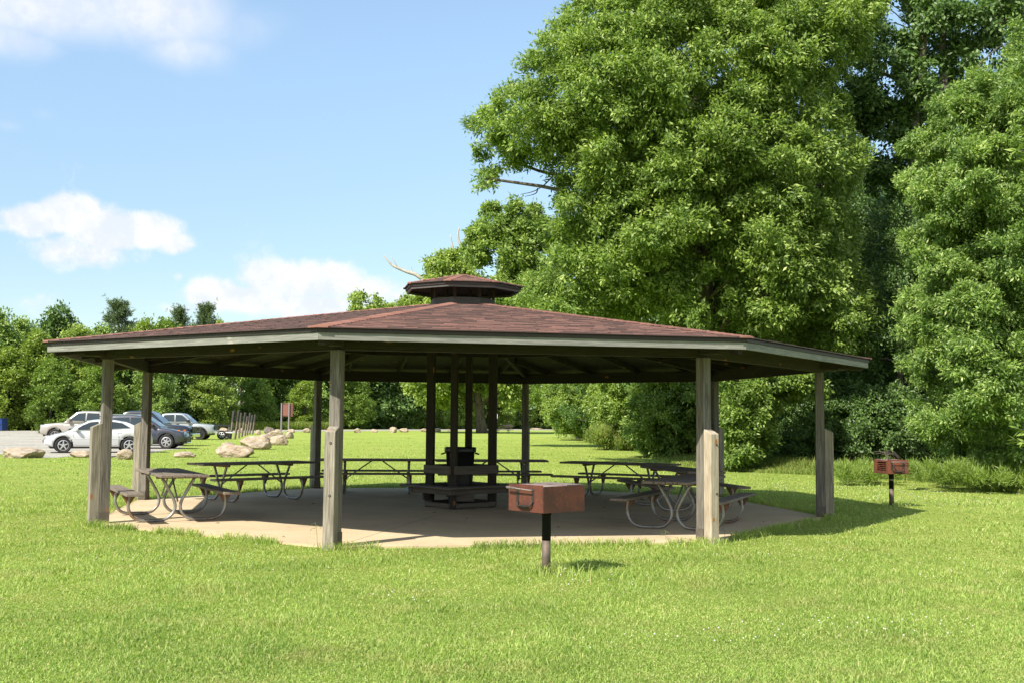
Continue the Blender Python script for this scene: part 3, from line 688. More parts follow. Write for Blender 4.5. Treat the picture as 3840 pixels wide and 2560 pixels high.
# far picnic table with a rock on its top
ft = copy_tree(t0); ft.location = (-1.0, 136, 0); ft.rotation_euler = (0, 0, R(12)); ft['label'] = 'tiny distant picnic table beside the old tree trunk with a rock on it'; ft['group'] = 'picnic table out on the lawn'
o = bpy.data.objects.new('boulder', RM[3]); COL.objects.link(o); o.location = (-.5, 136, .84); o.scale = (.75, .4, .28); tag(o, 'pale rock lying on top of the distant picnic table', 'rock', 'boulders along the lot and road')

# ------------------------------------------------------------------ sign, small plate, leaning posts, dumpster, trailer
def sign():
    g = gp(1071, 1614.5); Y = g.y; k = Y / FPX
    T = empty('notice_board', (g.x, Y, 0), R(-12), 'brown double post notice board standing before the trees', 'sign')
    w = 30 * k; Ht = 104 * k
    for s in (-1, 1): board('sign_post', (s * w / 2 - .1, 0, -.1), (s * w / 2 - .1, 0, Ht), .15, .15, M_['signgrey'], T)
    bm = bmesh.new(); add_box(bm, w + .55, .12, 50 * k, .02, c=(.1, .17, Ht - 25.5 * k)); bm_obj('panel_frame', bm, M_['signframe'], T)
    bm = bmesh.new(); add_box(bm, w - .28, .06, 40 * k, .01, c=(-.1, .09, Ht - 27 * k)); bm_obj('panel', bm, M_['signbrown'], T)
sign()
def plate():
    g = gp(1863, 1610); T = empty('white_marker', (g.x, g.y, 0), 0, 'small white plate on a thin post right of the old tree', 'marker'); k = g.y / FPX
    board('marker_post', (0, 0, -.1), (0, 0, 55 * k), .06, .06, M_['signgrey'], T); bm = bmesh.new(); add_box(bm, 5 * k, .03, 17 * k, .01, c=(0, -.05, 51 * k)); bm_obj('marker_plate', bm, M_['white'], T)
plate()
lp = [((495, 965), (575, 350)), ((595, 965), (685, 345)), ((683, 950), (722, 390)), ((742, 925), (830, 385)), ((812, 900), (868, 470)), ((862, 885), (935, 390)), ((915, 870), (985, 440)), ((980, 865), (1048, 430))]
lpl = ['leaning dark topped wooden post nearest the trailer wheel', 'tall leaning wooden post second from the trailer', 'near upright wooden post third from the trailer', 'strongly leaning wooden post fourth from the trailer', 'shorter leaning wooden post in the middle of the row', 'leaning wooden post third from the boulder end of the row', 'thin leaning wooden post second from the boulder end', 'last leaning wooden post at the boulder end of the row']
for (b, t), lb in zip(lp, lpl):
    bx, by = 780 + b[0] * .17, 1480 + b[1] * .17; tx, ty = 780 + t[0] * .17, 1480 + t[1] * .17
    g = gp(bx, by); tp = ap(tx, ty, g.y + .3); T = empty('leaning_post', g, 0, lb, 'post', 'leaning wooden posts by the lot')
    v = tp - g; board('shaft', -v * .03, v, .12, .13, M_['pole_wood'], T, .006); board('dark_sleeve', v * .62, v * 1.005, .17, .17, M_['soot'], T, .006)
def dumpster():
    g = gp(-20, 1614); T = empty('dumpster', (g.x - .62, g.y, 0), R(4), 'blue metal dumpster at the far left edge of the gravel', 'dumpster'); w, d, h = 2.7, 1.6, 1.22
    bm = bmesh.new(); vs = add_box(bm, w, d, h, .02, c=(0, d / 2, h / 2 + .05))
    for v in vs:
        if v.co.z > .6: v.co.y -= .12
    bm_obj('bin_body', bm, M_['bluebin'], T)
    bm = bmesh.new(); add_box(bm, w + .08, d + .1, .06, .01, c=(0, d / 2 - .12, h + .08)); bm_obj('lid', bm, M_['bluebin'], T)
    for x in (-.9, 0, .9): 
        bm = bmesh.new(); add_box(bm, .08, .05, h - .15, 0, c=(x, -.085, h / 2)); bm_obj('rib', bm, M_['bluebin'], T)
    bm = bmesh.new(); tube_bm(bm, spline([(.35, -.16, .72), (.6, -.16, .80), (.85, -.16, .76), (1.15, -.16, .80)], 5), .035, 6); bm_obj('white_stripe', bm, M_['white'], T)
dumpster()
def wheel(P, x, y, r, w, kind='alloy', spokes=5, side=-1):
    bm = bmesh.new(); seg = 32; prof = [(r * .62, -w / 2 * .8), (r * .9, -w / 2), (r, -w / 2 * .7), (r, w / 2 * .7), (r * .9, w / 2), (r * .62, w / 2 * .8)]
    rings = [[bm.verts.new((x + q * math.cos(k * 2 * math.pi / seg), y + yy, r + q * math.sin(k * 2 * math.pi / seg))) for k in range(seg)] for q, yy in prof]
    for i in range(6):
        for k in range(seg): bm.faces.new((rings[i][k], rings[i][(k + 1) % seg], rings[(i + 1) % 6][(k + 1) % seg], rings[(i + 1) % 6][k]))
    T = bm_obj('tyre', bm, M_['tyre'], P)
    bm = bmesh.new(); yo = y + side * w * .30
    tube_bm(bm, [(x, yo, r), (x, yo - side * .02, r)], [r * .62, r * .62], 28)
    bm_obj('wheel_well', bm, M_['carblack'], P)
    bm = bmesh.new(); yo = y + side * w * .42; m = {'alloy': M_['alloy'], 'dark': M_['carblack'], 'white': M_['white'], 'grey': M_['signgrey']}[kind]
    for k in range(seg):   # outer rim ring
        pass
    ro, ri = r * .66, r * .58
    a = [[bm.verts.new((x + q * math.cos(k * 2 * math.pi / seg), yo + dy * side, r + q * math.sin(k * 2 * math.pi / seg))) for k in range(seg)] for q, dy in ((ro, 0), (ri, .01), (ri, -.05), (ro, -.05))]
    for i in range(4):
        for k in range(seg): bm.faces.new((a[i][k], a[i][(k + 1) % seg], a[(i + 1) % 4][(k + 1) % seg], a[(i + 1) % 4][k]))
    for s in range(spokes):
        an = s * 2 * math.pi / spokes + .3
        mm = Matrix.Translation((x, yo - side * .01, r)) @ Matrix.Rotation(-an, 4, 'Y'); vs = add_box(bm, ri * .98, .03, r * .17, .004, M=None, c=(ri * .5, 0, 0))
        for v in vs: v.co.z *= (1.25 - .5 * v.co.x / ri) if v.co.x > 0 else 1
        for v in vs: v.co = mm @ v.co
    tube_bm(bm, [(x, yo + side * .012, r), (x, yo - side * .03, r)], [r * .13, r * .15], 16)
    bm_obj('rim', bm, m, P)
def trailer():
    g = gp(832, 1640); Y = 82; k = Y / FPX; X = ap(832, 1600, Y).x
    T = empty('small_trailer', (X, Y, 0), 0, 'small boat trailer with white tongue beside the light grey pickup', 'trailer')
    wheel(T, 0, 0, .33, .17, 'white', 5); wheel(T, 0, 1.5, .33, .17, 'white', 5, 1)
    board('tongue', (-.15, .75, .52), (-1.95, .5, .56), .09, .11, M_['white'], T); board('axle', (0, .1, .36), (0, 1.4, .36), .07, .07, M_['rust'], T)
    for x in (-.45, .48): board('upright', (x, .2, .45), (x, .2, 1.02), .06, .06, M_['signgrey'], T)
    board('light_bar', (-.62, .2, 1.03), (.62, .2, 1.03), .10, .14, M_['carblack'], T); board('cross_bar', (-.5, .2, .55), (.75, .2, .50), .08, .08, M_['white'], T)
trailer()

# ------------------------------------------------------------------ vehicles
def interp(pts, x):
    if x <= pts[0][0]: return pts[0][1]
    for (a, za), (b, zb) in zip(pts, pts[1:]):
        if x <= b: return za + (zb - za) * (x - a) / max(b - a, 1e-6)
    return pts[-1][1]
def smooth_line(pts, n=7):
    """rounded version of an outline given as (x, z) with rising x"""
    out = []; P = [pts[0]] + list(pts) + [pts[-1]]
    for i in range(1, len(P) - 2):
        for k in range(n):
            t = k / n; a, b, c, d = P[i - 1], P[i], P[i + 1], P[i + 2]
            f = lambda q: 0.5 * (2 * b[q] + (c[q] - a[q]) * t * .8 + (2 * a[q] - 5 * b[q] + 4 * c[q] - d[q]) * t * t * .8 + (3 * b[q] - a[q] - 3 * c[q] + d[q]) * t ** 3 * .8) if False else None
            out.append((b[0] + (c[0] - b[0]) * t, b[1] + (c[1] - b[1]) * (t * t * (3 - 2 * t) * .35 + t * .65)))
    out.append(pts[-1]); return out
def loft(bm, top, bot, half, xs, sect):
    """cross sections across y at every x: sect = list of (height fraction, width factor) from bottom to top centre"""
    cols = []
    for x in xs:
        zt, zb = interp(top, x), bot(x); zb = min(zb, zt - .04); col = []
        for f, wf, dz in sect:
            z = zb + (zt - zb) * f + dz; y = half(x, z) * wf; col.append((y, z))
        ring = [bm.verts.new((x, y, z)) for y, z in col] + [bm.verts.new((x, -y, z)) for y, z in col[::-1] if y > 1e-6]
        cols.append(ring)
    n = len(cols[0])
    for i in range(len(cols) - 1):
        for j in range(n):
            f = bm.faces.new((cols[i][j], cols[i][(j + 1) % n], cols[i + 1][(j + 1) % n], cols[i + 1][j])); f.smooth = True
    bm.faces.new(cols[0]); bm.faces.new(cols[-1][::-1])
def arch(cx, r, n=9, z0=.3, cz=.34):
    a0 = math.asin(max(-1, min(1, (z0 - cz) / r))); return [(cx + r * math.cos(a), cz + r * math.sin(a)) for a in np.linspace(math.pi - a0, a0, n)]
def win(P, name, quad, mat, th=.012):
    """closed polygon of 3-D points pushed slightly outwards"""
    bm = bmesh.new(); v = [bm.verts.new(p) for p in quad]; f = bm.faces.new(v); f.normal_update(); n = f.normal.copy()
    cc = sum((x.co for x in v), Vector()) / len(v)
    if n.dot(cc - Vector((cc.x * .9, 0, .8))) < 0: n = -n
    for x in v: x.co += n * th
    r = bmesh.ops.extrude_face_region(bm, geom=[f])
    for x in [q for q in r['geom'] if isinstance(q, bmesh.types.BMVert)]: x.co -= n * (th + .02)
    return bm_obj(name, bm, mat, P)
def vehicle(name, label, cat, paintm, loc, heading, top, cab, wheels, r, hw, windows, sill=.28, spokes=5, rim='alloy', cabw=.80, arch_k=1.18, trim=None, group='vehicles parked on the gravel lot', extras=None, scale=1.0):
    """+X is forward. top: upper outline of the lower body from rear to front; cab: closed outline of the cabin"""
    P = empty(name, loc, heading, label, cat, group); P.scale = (scale,) * 3
    wr, wf = wheels; ra = r * arch_k
    L0, L1 = top[0][0], top[-1][0]
    def half(x, z):
        e = 1.0; d = min(x - L0, L1 - x)
        if d < .7: e -= .16 * (1 - d / .7) ** 2.2
        if z > .85: e -= .05 * min(1, (z - .85) / .3)
        if z < .45: e -= .03
        return hw * e
    def bot(x):
        for c in (wr, wf):
            if abs(x - c) < ra: return max(sill, r + math.sqrt(max(0, ra * ra - (x - c) ** 2)))
        d = min(x - L0, L1 - x)
        return sill + (.10 * (1 - d / .35) if d < .35 else 0)
    xs = sorted(set([round(v, 4) for v in list(np.linspace(L0, L1, 46)) + [c + ra * math.cos(a_) * k for c in (wr, wf) for a_ in np.linspace(0, math.pi, 17) for k in (.999, 1.001)]]))
    xs = [x for x in xs if L0 <= x <= L1]
    tl = smooth_line(top)
    bm = bmesh.new(); loft(bm, tl, bot, half, xs, [(0, .97, 0), (.12, .995, 0), (.45, 1.0, 0), (.72, .995, 0), (.88, .975, 0), (.96, .94, 0), (1.0, .86, .0), (1.0, .5, .012), (1.0, 0, .018)]); bm_obj('body', bm, paintm, P)
    zb = min(z for x, z in cab); zt = max(z for x, z in cab)
    def tc(x, z): return 1 - (1 - cabw) * (z - zb) / (zt - zb)
    k_ = max(range(len(cab)), key=lambda q: cab[q][0]); up_ = smooth_line(list(cab[:k_ + 1]), 5); cxs = sorted(set([round(p[0], 4) for p in up_]))
    bm = bmesh.new(); loft(bm, up_, lambda x: zb, lambda x, z: hw * .93 * tc(x, z), cxs, [(0, 1.0, 0), (.5, 1.0, 0), (.93, 1.0, 0), (.985, .965, 0), (1.0, .88, 0), (1.0, .5, .02), (1.0, 0, .028)]); bm_obj('cabin', bm, paintm, P)
    bm = bmesh.new(); add_box(bm, (L1 - L0) - .5, hw * 1.7, .25, .02, c=((L0 + L1) / 2, 0, sill + .05)); bm_obj('underbody', bm, M_['carblack'], P)
    for s in (-1, 1):
        for wpoly in windows:
            q = [(x, s * hw * .93 * tc(x, z) + s * .002, z) for x, z in wpoly]; win(P, 'side_window', q, M_['glass'], .008)
        for x in (wr, wf):
            wheel(P, x, s * (hw - .12), r, .22, rim, spokes, s)
    return P, tc
def box_part(P, name, c, L, w, h, mat, bev=.01):
    bm = bmesh.new(); add_box(bm, L, w, h, bev, c=c); return bm_obj(name, bm, mat, P)
def glass_front(P, cabpts, hw, tc, name='windshield'):
    (x0, z0), (x1, z1) = cabpts; y0, y1 = hw * .93 * tc(x0, z0) - .09, hw * .93 * tc(x1, z1) - .07
    win(P, name, [(x0, -y0, z0), (x0, y0, z0), (x1, y1, z1), (x1, -y1, z1)], M_['glass'], .02)
def lamps(P, x, y, z, L=.3, h=.14, rear=None, xr=None, zr=None, lm=None):
    for s in (-1, 1):
        box_part(P, 'headlight', (x, s * y, z), L, .16, h, lm or M_['lamp'], .03)
        if rear: box_part(P, 'tail_light', (xr + .03, s * y, zr), .10, .16, rear, M_['redlens'], .02)
def mirrors(P, x, y, z, mat, big=1.0):
    for s in (-1, 1): box_part(P, 'mirror', (x, s * (y + .1), z), .14 * big, .22 * big, .14 * big, mat, .035)
def handles(P, xs, y, z, mat):
    for s in (-1, 1):
        for x in xs: box_part(P, 'door_handle', (x, s * y, z), .2, .03, .035, mat, .008)
# white sedan
d = ap(354, 1640, 49.4)
top = [(-2.38, .62), (-2.40, .86), (-2.30, 1.05), (-1.95, 1.09), (-1.3, 1.06), (-.3, 1.0), (.7, .97), (1.15, .93), (1.62, .83), (1.98, .70), (2.14, .56)]
cab = [(-1.98, 1.05), (-1.25, 1.36), (-.75, 1.44), (-.1, 1.46), (.35, 1.40), (.75, 1.22), (1.22, .93), (0, .90), (-1.5, .95)]
wn = [[(-1.42, 1.10), (-1.05, 1.32), (-.72, 1.37), (-.12, 1.385), (-.10, 1.04)], [(-.04, 1.04), (-.06, 1.385), (.28, 1.35), (.60, 1.21), (.93, 1.00)]]
P, tc = vehicle('sedan', 'white sedan facing left across the gravel edge', 'car', M_['p_white'], (d.x, 49.5, 0), R(205), top, cab, (-1.36, 1.36), .345, .92, wn)
glass_front(P, ((1.12, .99), (.42, 1.38)), .92, tc); glass_front(P, ((-1.85, 1.10), (-1.30, 1.34)), .92, tc, 'rear_window')
lamps(P, 1.90, .62, .69, .30, .11, .13, -2.30, .88); mirrors(P, .85, .86, 1.03, M_['p_white']); handles(P, (-.95, .15), .90, .86, M_['chrome'])
for s in (-1, 1):
    box_part(P, 'fog_light', (2.04, s * .66, .40), .10, .12, .10, M_['carblack'], .02); box_part(P, 'side_moulding', (.0, s * .915, .62), 2.2, .02, .03, M_['p_white'], .005)
box_part(P, 'grille', (2.12, 0, .50), .06, .8, .16, M_['carblack'], .02)
# charcoal crossover
top = [(-2.25, .60), (-2.28, .95), (-2.2, 1.12), (-1.4, 1.13), (0, 1.10), (.95, 1.08), (1.55, 1.0), (2.05, .87), (2.25, .72), (2.30, .5)]
cab = [(-2.18, 1.08), (-2.02, 1.40), (-1.85, 1.60), (-1.2, 1.68), (-.3, 1.69), (.2, 1.63), (.62, 1.40), (1.08, 1.06), (0, 1.0), (-1.5, 1.0)]
wn = [[(-1.95, 1.22), (-1.72, 1.50), (-1.42, 1.52), (-1.3, 1.17)], [(-1.22, 1.16), (-1.32, 1.54), (-.52, 1.58), (-.50, 1.13)], [(-.42, 1.13), (-.44, 1.58), (.12, 1.55), (.45, 1.37), (.78, 1.12)]]
fw = ap(624, 1600, 56.0); hd = R(6)
P, tc = vehicle('crossover', 'charcoal grey crossover facing right behind the white sedan', 'car', M_['p_grey'], (fw.x - 1.40 * math.cos(hd), 56.6, 0), hd, top, cab, (-1.32, 1.36), .365, .92, wn, spokes=6, sill=.32, cabw=.82)
glass_front(P, ((1.02, 1.12), (.30, 1.60)), .92, tc); lamps(P, 2.02, .62, .84, .34, .10, .2, -2.2, 1.0, M_['lamp_dark']); mirrors(P, .70, .86, 1.17, M_['carblack']); handles(P, (-1.0, .0), .90, .98, M_['carblack'])
for s in (-1, 1):
    box_part(P, 'roof_rail', (-.75, s * .68, 1.71), 2.0, .04, .04, M_['chrome'], .01); box_part(P, 'sill_cladding', (.0, s * .905, .40), 1.9, .04, .16, M_['carblack'], .01)
    box_part(P, 'marker_lens', (1.95, s * .80, .93), .12, .1, .05, M_['amber'], .01)
box_part(P, 'roof_spoiler', (-2.08, 0, 1.62), .34, 1.2, .05, M_['p_grey'], .01); box_part(P, 'front_bumper', (2.26, 0, .45), .12, 1.4, .26, M_['carblack'], .03); box_part(P, 'skid_plate', (2.24, 0, .30), .2, 1.1, .07, M_['chrome'], .02)
# black pickup
def pickup(label, pm, loc, hd, bed=True, black=False, scale=1.0, rim='dark', flare=False, cabx=0.0):
    top = [(-2.95, .62), (-2.98, 1.28), (-2.9, 1.32), (-1.1, 1.30), (0, 1.22), (1.15, 1.20), (1.6, 1.19), (2.45, 1.12), (2.78, 1.02), (2.86, .62)]
    cab = [(-1.05, 1.22), (-1.02, 1.6), (-.92, 1.86), (-.7, 1.92), (.2, 1.94), (.55, 1.90), (1.35, 1.24), (1.3, 1.15), (0, 1.1), (-1, 1.1)]
    wn = [[(-.85, 1.36), (-.80, 1.80), (-.05, 1.83), (-.03, 1.32)], [(.05, 1.32), (.04, 1.83), (.50, 1.80), (.78, 1.58), (1.05, 1.34)]]
    P, tc = vehicle('pickup_truck', label, 'pickup truck', pm, loc, hd, top, cab, (-1.80, 1.85), .40, .98, wn, sill=.42, rim=rim, cabw=.82, arch_k=1.22, scale=scale)
    glass_front(P, ((1.28, 1.28), (.64, 1.84)), .98, tc); mirrors(P, 1.0, .92, 1.36, M_['carblack'] if black or flare else pm, 1.45)
    handles(P, (-.55, .25), .95, 1.12, M_['carblack']); lamps(P, 2.70, .72, .96, .20, .19, .30, -2.93, 1.06, M_['lamp_dark'] if black else None)
    box_part(P, 'front_bumper', (2.90, 0, .60), .14, 1.86, .2, M_['chrome'], .03); box_part(P, 'grille', (2.84, 0, .93), .08, 1.2, .3, M_['carblack'], .02)
    box_part(P, 'rear_bumper', (-3.02, 0, .62), .14, 1.8, .18, M_['chrome'], .03)
    box_part(P, 'bed_recess', (-2.0, 0, 1.315), 1.7, 1.62, .03, M_['carblack'], .005)
    if flare:
        for s in (-1, 1):
            for cx in (-1.80, 1.85):
                bm = bmesh.new(); pts = [(cx + .52 * math.cos(a), s * .985, .40 + .52 * math.sin(a)) for a in np.linspace(.05, math.pi - .05, 12)]; tube_bm(bm, pts, .05, 6); bm_obj('fender_flare', bm, M_['carblack'], P)
    return P
f = ap(722, 1600, 62); hd = R(3); pb = pickup('black pickup truck with wide chrome bumper facing right behind the crossover', M_['p_black'], (f.x - 2.95 * math.cos(hd), 62.6, 0), hd, black=True)
f = ap(798, 1600, 80); hd = R(4); pickup('light grey pickup truck facing right with black wheel arches beside the small trailer', M_['p_silver'], (f.x - 2.7 * math.cos(hd), 80.4, 0), hd, flare=True, scale=.98)
f = ap(160, 1600, 71); hd = R(186); pickup('beige pickup truck facing left beyond the white sedan', M_['p_beige'], (f.x + 3.0, 71, 0), hd, rim='grey', scale=1.0)

# ------------------------------------------------------------------ foliage
def leaves(C, N, D, size, aspect=.5, fold=.25, r=rng):
    """C centre/base points, N facing normals, D pointing directions: kites with a folded mid-rib"""
    n = len(C); D = D / np.linalg.norm(D, axis=1, keepdims=True); S_ = np.cross(D, N); S_ /= np.linalg.norm(S_, axis=1, keepdims=True) + 1e-9
    N2 = np.cross(S_, D); s = (size * r.uniform(.7, 1.3, n))[:, None]
    w = s * aspect * .5
    v = np.empty((n, 4, 3)); v[:, 0] = C; v[:, 2] = C + D * s; mid = C + D * s * .45
    v[:, 1] = mid + S_ * w + N2 * w * fold; v[:, 3] = mid - S_ * w + N2 * w * fold
    return v.reshape(-1, 3)
def blob_leaves(cs, rs, n_ros, n_leaf, size, aspect=.5, up=.35, droop=.35, squash=.75, shell=.45, r=rng, twig=.9):
    """clumps > sprays > leaf rosettes: uneven flattened sprays spread round each clump"""
    cs = np.asarray(cs, float); rs = np.asarray(rs, float); B = len(cs); S8 = 11; k = max(2, int(n_ros * 1.3) // S8); n_leaf = max(5, int(n_leaf * .72))
    d = r.normal(size=(B, S8, 3)); d[..., 2] += up * .5; d /= np.linalg.norm(d, axis=2, keepdims=True)
    st = r.uniform(.75, 1.3, (B, 1, 3)) * np.array([1, 1, squash])
    sub = cs[:, None, :] + d * r.uniform(.40, 1.25, (B, S8, 1)) * rs[:, None, None] * st
    sr = rs[:, None] * r.uniform(.20, .52, (B, S8))
    q = r.normal(size=(B, S8, k, 3)); q /= np.linalg.norm(q, axis=3, keepdims=True)
    rad = r.random((B, S8, k, 1)) ** .45
    ctr = sub[:, :, None, :] + q * rad * sr[:, :, None, None] * np.array([1.15, 1.15, .62])
    dn = d[:, :, None, :] * .8 + q * .6; dn /= np.linalg.norm(dn, axis=3, keepdims=True)
    ctr = ctr.reshape(-1, 3); dn = dn.reshape(-1, 3); m = len(ctr)
    ld_ = r.normal(size=(m, n_leaf, 3)) * .9 + dn[:, None, :] * 1.0; ld_[..., 2] -= droop
    nn = r.normal(size=(m, n_leaf, 3)) * .5 + dn[:, None, :] * .45 + np.array([-.35, -.45, .75])
    base = ctr[:, None, :] + r.normal(size=(m, n_leaf, 3)) * size * .7 * twig
    return leaves(base.reshape(-1, 3), nn.reshape(-1, 3), ld_.reshape(-1, 3), size, aspect, r=r)
def leaf_mesh(name, V): n = len(V) // 4; return np_mesh(name, V, np.arange(n * 4).reshape(n, 4))
def limbs_bm(bm, base, top, r0, targets, r=random, seg=7, trunk_pts=None):
    tp = trunk_pts or [base, base.lerp(top, .35) + Vector((r.uniform(-.3, .3), r.uniform(-.3, .3), 0)), base.lerp(top, .7) + Vector((r.uniform(-.4, .4), r.uniform(-.3, .3), 0)), top]
    sp = spline(tp, 4); n = len(sp); rad = [r0 * (1.35 if i == 0 else 1) * (1 - .82 * i / (n - 1)) for i in range(n)]; tube_bm(bm, sp, rad, 10)
    for t in targets:
        t = Vector(t)
        i = min(range(1, n), key=lambda q: abs((sp[q] - t).length * .9 + (sp[q].z - t.z + 1.2 * .5 * (Vector((t.x - sp[q].x, t.y - sp[q].y, 0)).length)) ** 2 * .08))
        a = sp[i]; ln = (t - a).length; m1 = a.lerp(t, .35) + Vector((0, 0, ln * .06)); m2 = a.lerp(t, .7) + Vector((r.uniform(-.1, .1) * ln, r.uniform(-.1, .1) * ln, ln * .03))
        rr = min(rad[i] * .55, .02 + ln * .016); tube_bm(bm, spline([a, m1, m2, t], 3), [rr * (1 - .075 * q) for q in range(10)], 6, cap=False)
def poly_blobs(poly, step, seed, keep=1.0):
    """clump centres spread inside a traced crown outline: (x, y, distance to outline)"""
    r = np.random.default_rng(seed); poly = np.array(poly, float); lo, hi = poly.min(0), poly.max(0); pts = []
    def inside(p):
        c = False; j = len(poly) - 1
        for i in range(len(poly)):
            if (poly[i][1] > p[1]) != (poly[j][1] > p[1]) and p[0] < (poly[j][0] - poly[i][0]) * (p[1] - poly[i][1]) / (poly[j][1] - poly[i][1]) + poly[i][0]: c = not c
            j = i
        return c
    def dist(p):
        b = 1e9
        for i in range(len(poly)):
            a = poly[i - 1]; c = poly[i]; t = np.clip(np.dot(p - a, c - a) / np.dot(c - a, c - a), 0, 1); b = min(b, np.linalg.norm(p - a - t * (c - a)))
        return b
    tries = 0
    while tries < 6000:
        tries += 1; p = r.uniform(lo, hi)
        if not inside(p): continue
        if any((p[0] - q[0]) ** 2 + (p[1] - q[1]) ** 2 < step ** 2 for q in pts): continue
        pts.append((p[0], p[1], dist(p)))
    if keep < 1: pts = [p for p in pts if r.random() < keep]
    return pts
def crown_tree(name, label, poly, Y, thick, step, leaf, aspect, mat, cat='tree', ros=60, nl=9, seed=1, keep=1.0, trunk=None, back=.5, rad_k=1.15, group=None, Yslope=0.0, holes=(), pits=(), droop=.35, deadw=None, squash=.8, trunk_r=.35, topx=None):
    """poly in photo outline units; becomes a crown of clumps with real depth: front clumps bulge towards the viewer, back clumps behind"""
    bl = poly_blobs(poly, step, seed, keep); k = Y * 1.6327 / FPX; cs = []; rs = []; r = np.random.default_rng(seed + 5)
    dm = max(b[2] for b in bl)
    for x, y, d in bl:
        if any((x - hx) ** 2 / hr ** 2 + (y - hy) ** 2 / (hr * .8) ** 2 < 1 for hx, hy, hr in holes): continue
        bulge = thick * math.sqrt(max(0, 1 - (1 - min(1, d / dm)) ** 2)); yy = Y + Yslope * (x - poly[0][0]) * k
        rr = step * k * rad_k * r.uniform(.75, 1.2); rr = min(rr, max(d * k * 1.5, step * k * .55))
        if any((x - hx) ** 2 / hr ** 2 + (y - hy) ** 2 / (hr * .8) ** 2 < 1 for hx, hy, hr in pits):
            cs.append(apD(x, y, yy + bulge * r.uniform(.25, 1.0))); rs.append(rr * 1.15); cs.append(apD(x + r.uniform(-15, 15), y + r.uniform(-15, 15), yy + bulge * r.uniform(.5, 1.2))); rs.append(rr * 1.15); continue
        p = apD(x, y, yy - bulge * r.uniform(.45, 1.0)); cs.append(p); rs.append(rr)
        if r.random() < back: p = apD(x, y, yy + bulge * r.uniform(.2, 1.0)); cs.append(p); rs.append(rr * 1.1)
        if d < dm * .3:   # ragged outline: small sprays reaching past the edge
            for _ in range(2):
                an = r.uniform(0, 6.28); cs.append(p + Vector((math.cos(an), r.uniform(-.5, .5), math.sin(an))) * float(rr * r.uniform(.7, 1.25))); rs.append(rr * r.uniform(.30, .5))
        if r.random() < .35: p = apD(x, y, yy - bulge * r.uniform(-.3, .4)); cs.append(p); rs.append(rr)
    cs = np.array([tuple(c) for c in cs]); base = trunk or Vector((cs[:, 0].mean(), Y, 0)); T = empty(name, base, 0, label, cat, group)
    # leaf count follows each clump's size
    V = []; rs = np.array(rs); ref = np.median(rs)
    for lo, hi in ((0, .55), (.55, .8), (.8, 1.1), (1.1, 9)):
        mk = (rs / ref >= lo) & (rs / ref < hi)
        if mk.sum(): V.append(blob_leaves(cs[mk] - np.array(base), rs[mk], max(6, int(ros * (np.mean(rs[mk]) / ref) ** 2)), nl, leaf, aspect, r=r, droop=droop, squash=squash))
    link('crown', leaf_mesh('crown', np.concatenate(V)), mat, T)
    bm = bmesh.new(); zt = cs[:, 2].max(); tpt = Vector((cs[:, 0].mean() if topx is None else apD(topx, 800, Y).x, Y, zt * .93)) - base
    idx = r.permutation(len(cs))[:min(len(cs), 46)]; limbs_bm(bm, Vector((0, 0, -.2)), tpt, trunk_r, [Vector(cs[i]) - base for i in idx])
    bm_obj('trunk', bm, M_['bark'], T)
    if deadw:
        bm = bmesh.new()
        for pts, r0 in deadw:
            q = spline([apD(x, y, Y) - base for x, y in pts], 4); tube_bm(bm, q, [r0 * (1 - .8 * i / (len(q) - 1)) for i in range(len(q))], 7)
        bm_obj('bare_branch', bm, M_['deadwood'], T)
    return T
# big oak over the pavilion's right half
OAK = [(1340, -60), (1330, 20), (1262, 70), (1245, 120), (1215, 185), (1150, 215), (1108, 240), (1098, 300), (1110, 350), (1095, 400), (1118, 445), (1138, 400), (1180, 368), (1240, 372), (1262, 400), (1292, 430), (1305, 480), (1280, 520), (1290, 600), (1240, 640), (1180, 640), (1170, 690), (1230, 720), (1300, 745), (1400, 745), (1500, 770), (1640, 775), (1740, 800), (1850, 830), (1960, 820), (2000, 760), (1990, 690), (1950, 600), (1960, 540), (1930, 470), (1970, 400), (1975, 330), (1930, 260), (1900, 200), (1960, 120), (2010, 40), (2000, -60)]
oak = crown_tree('oak_tree', 'huge bright green oak towering behind the right half of the pavilion roof', OAK, 41, 5.0, 40, .17, .38, M_['oak'], ros=86, nl=11, seed=3, trunk=Vector((7.6, 42, 0)), back=.75, rad_k=1.2,
    holes=((1310, 200, 30), (1590, 90, 36), (1545, 50, 24), (1240, 345, 24), (1350, 440, 16), (1660, 40, 30), (1345, 300, 14)), pits=((1640, 640, 60), (1710, 720, 50), (1570, 560, 28), (1900, 420, 40), (1380, 700, 28), (1500, 655, 30), (1790, 330, 30), (1450, 340, 20), (1760, 560, 24), (1930, 640, 26), (1560, 300, 18), (1380, 560, 18), (1700, 200, 20)), trunk_r=.38)
# bare twig below the oak's left bough
T = empty('bare_twig', apD(1265, 420, 40), 0, 'thin leafless twigs hanging in the sky gap left of the oak', 'twig'); o = T.location
bm = bmesh.new()
for pts in ([(1270, 405), (1250, 425), (1225, 440), (1195, 447)], [(1250, 425), (1260, 435), (1285, 432)], [(1235, 433), (1230, 445), (1205, 452)], [(1262, 412), (1245, 415)]):
    q = spline([apD(x, y, 40) - o for x, y in pts], 4); tube_bm(bm, q, [.03 * (1 - .7 * i / (len(q) - 1)) for i in range(len(q))], 5)
bm_obj('twigs', bm, M_['bark'], T)
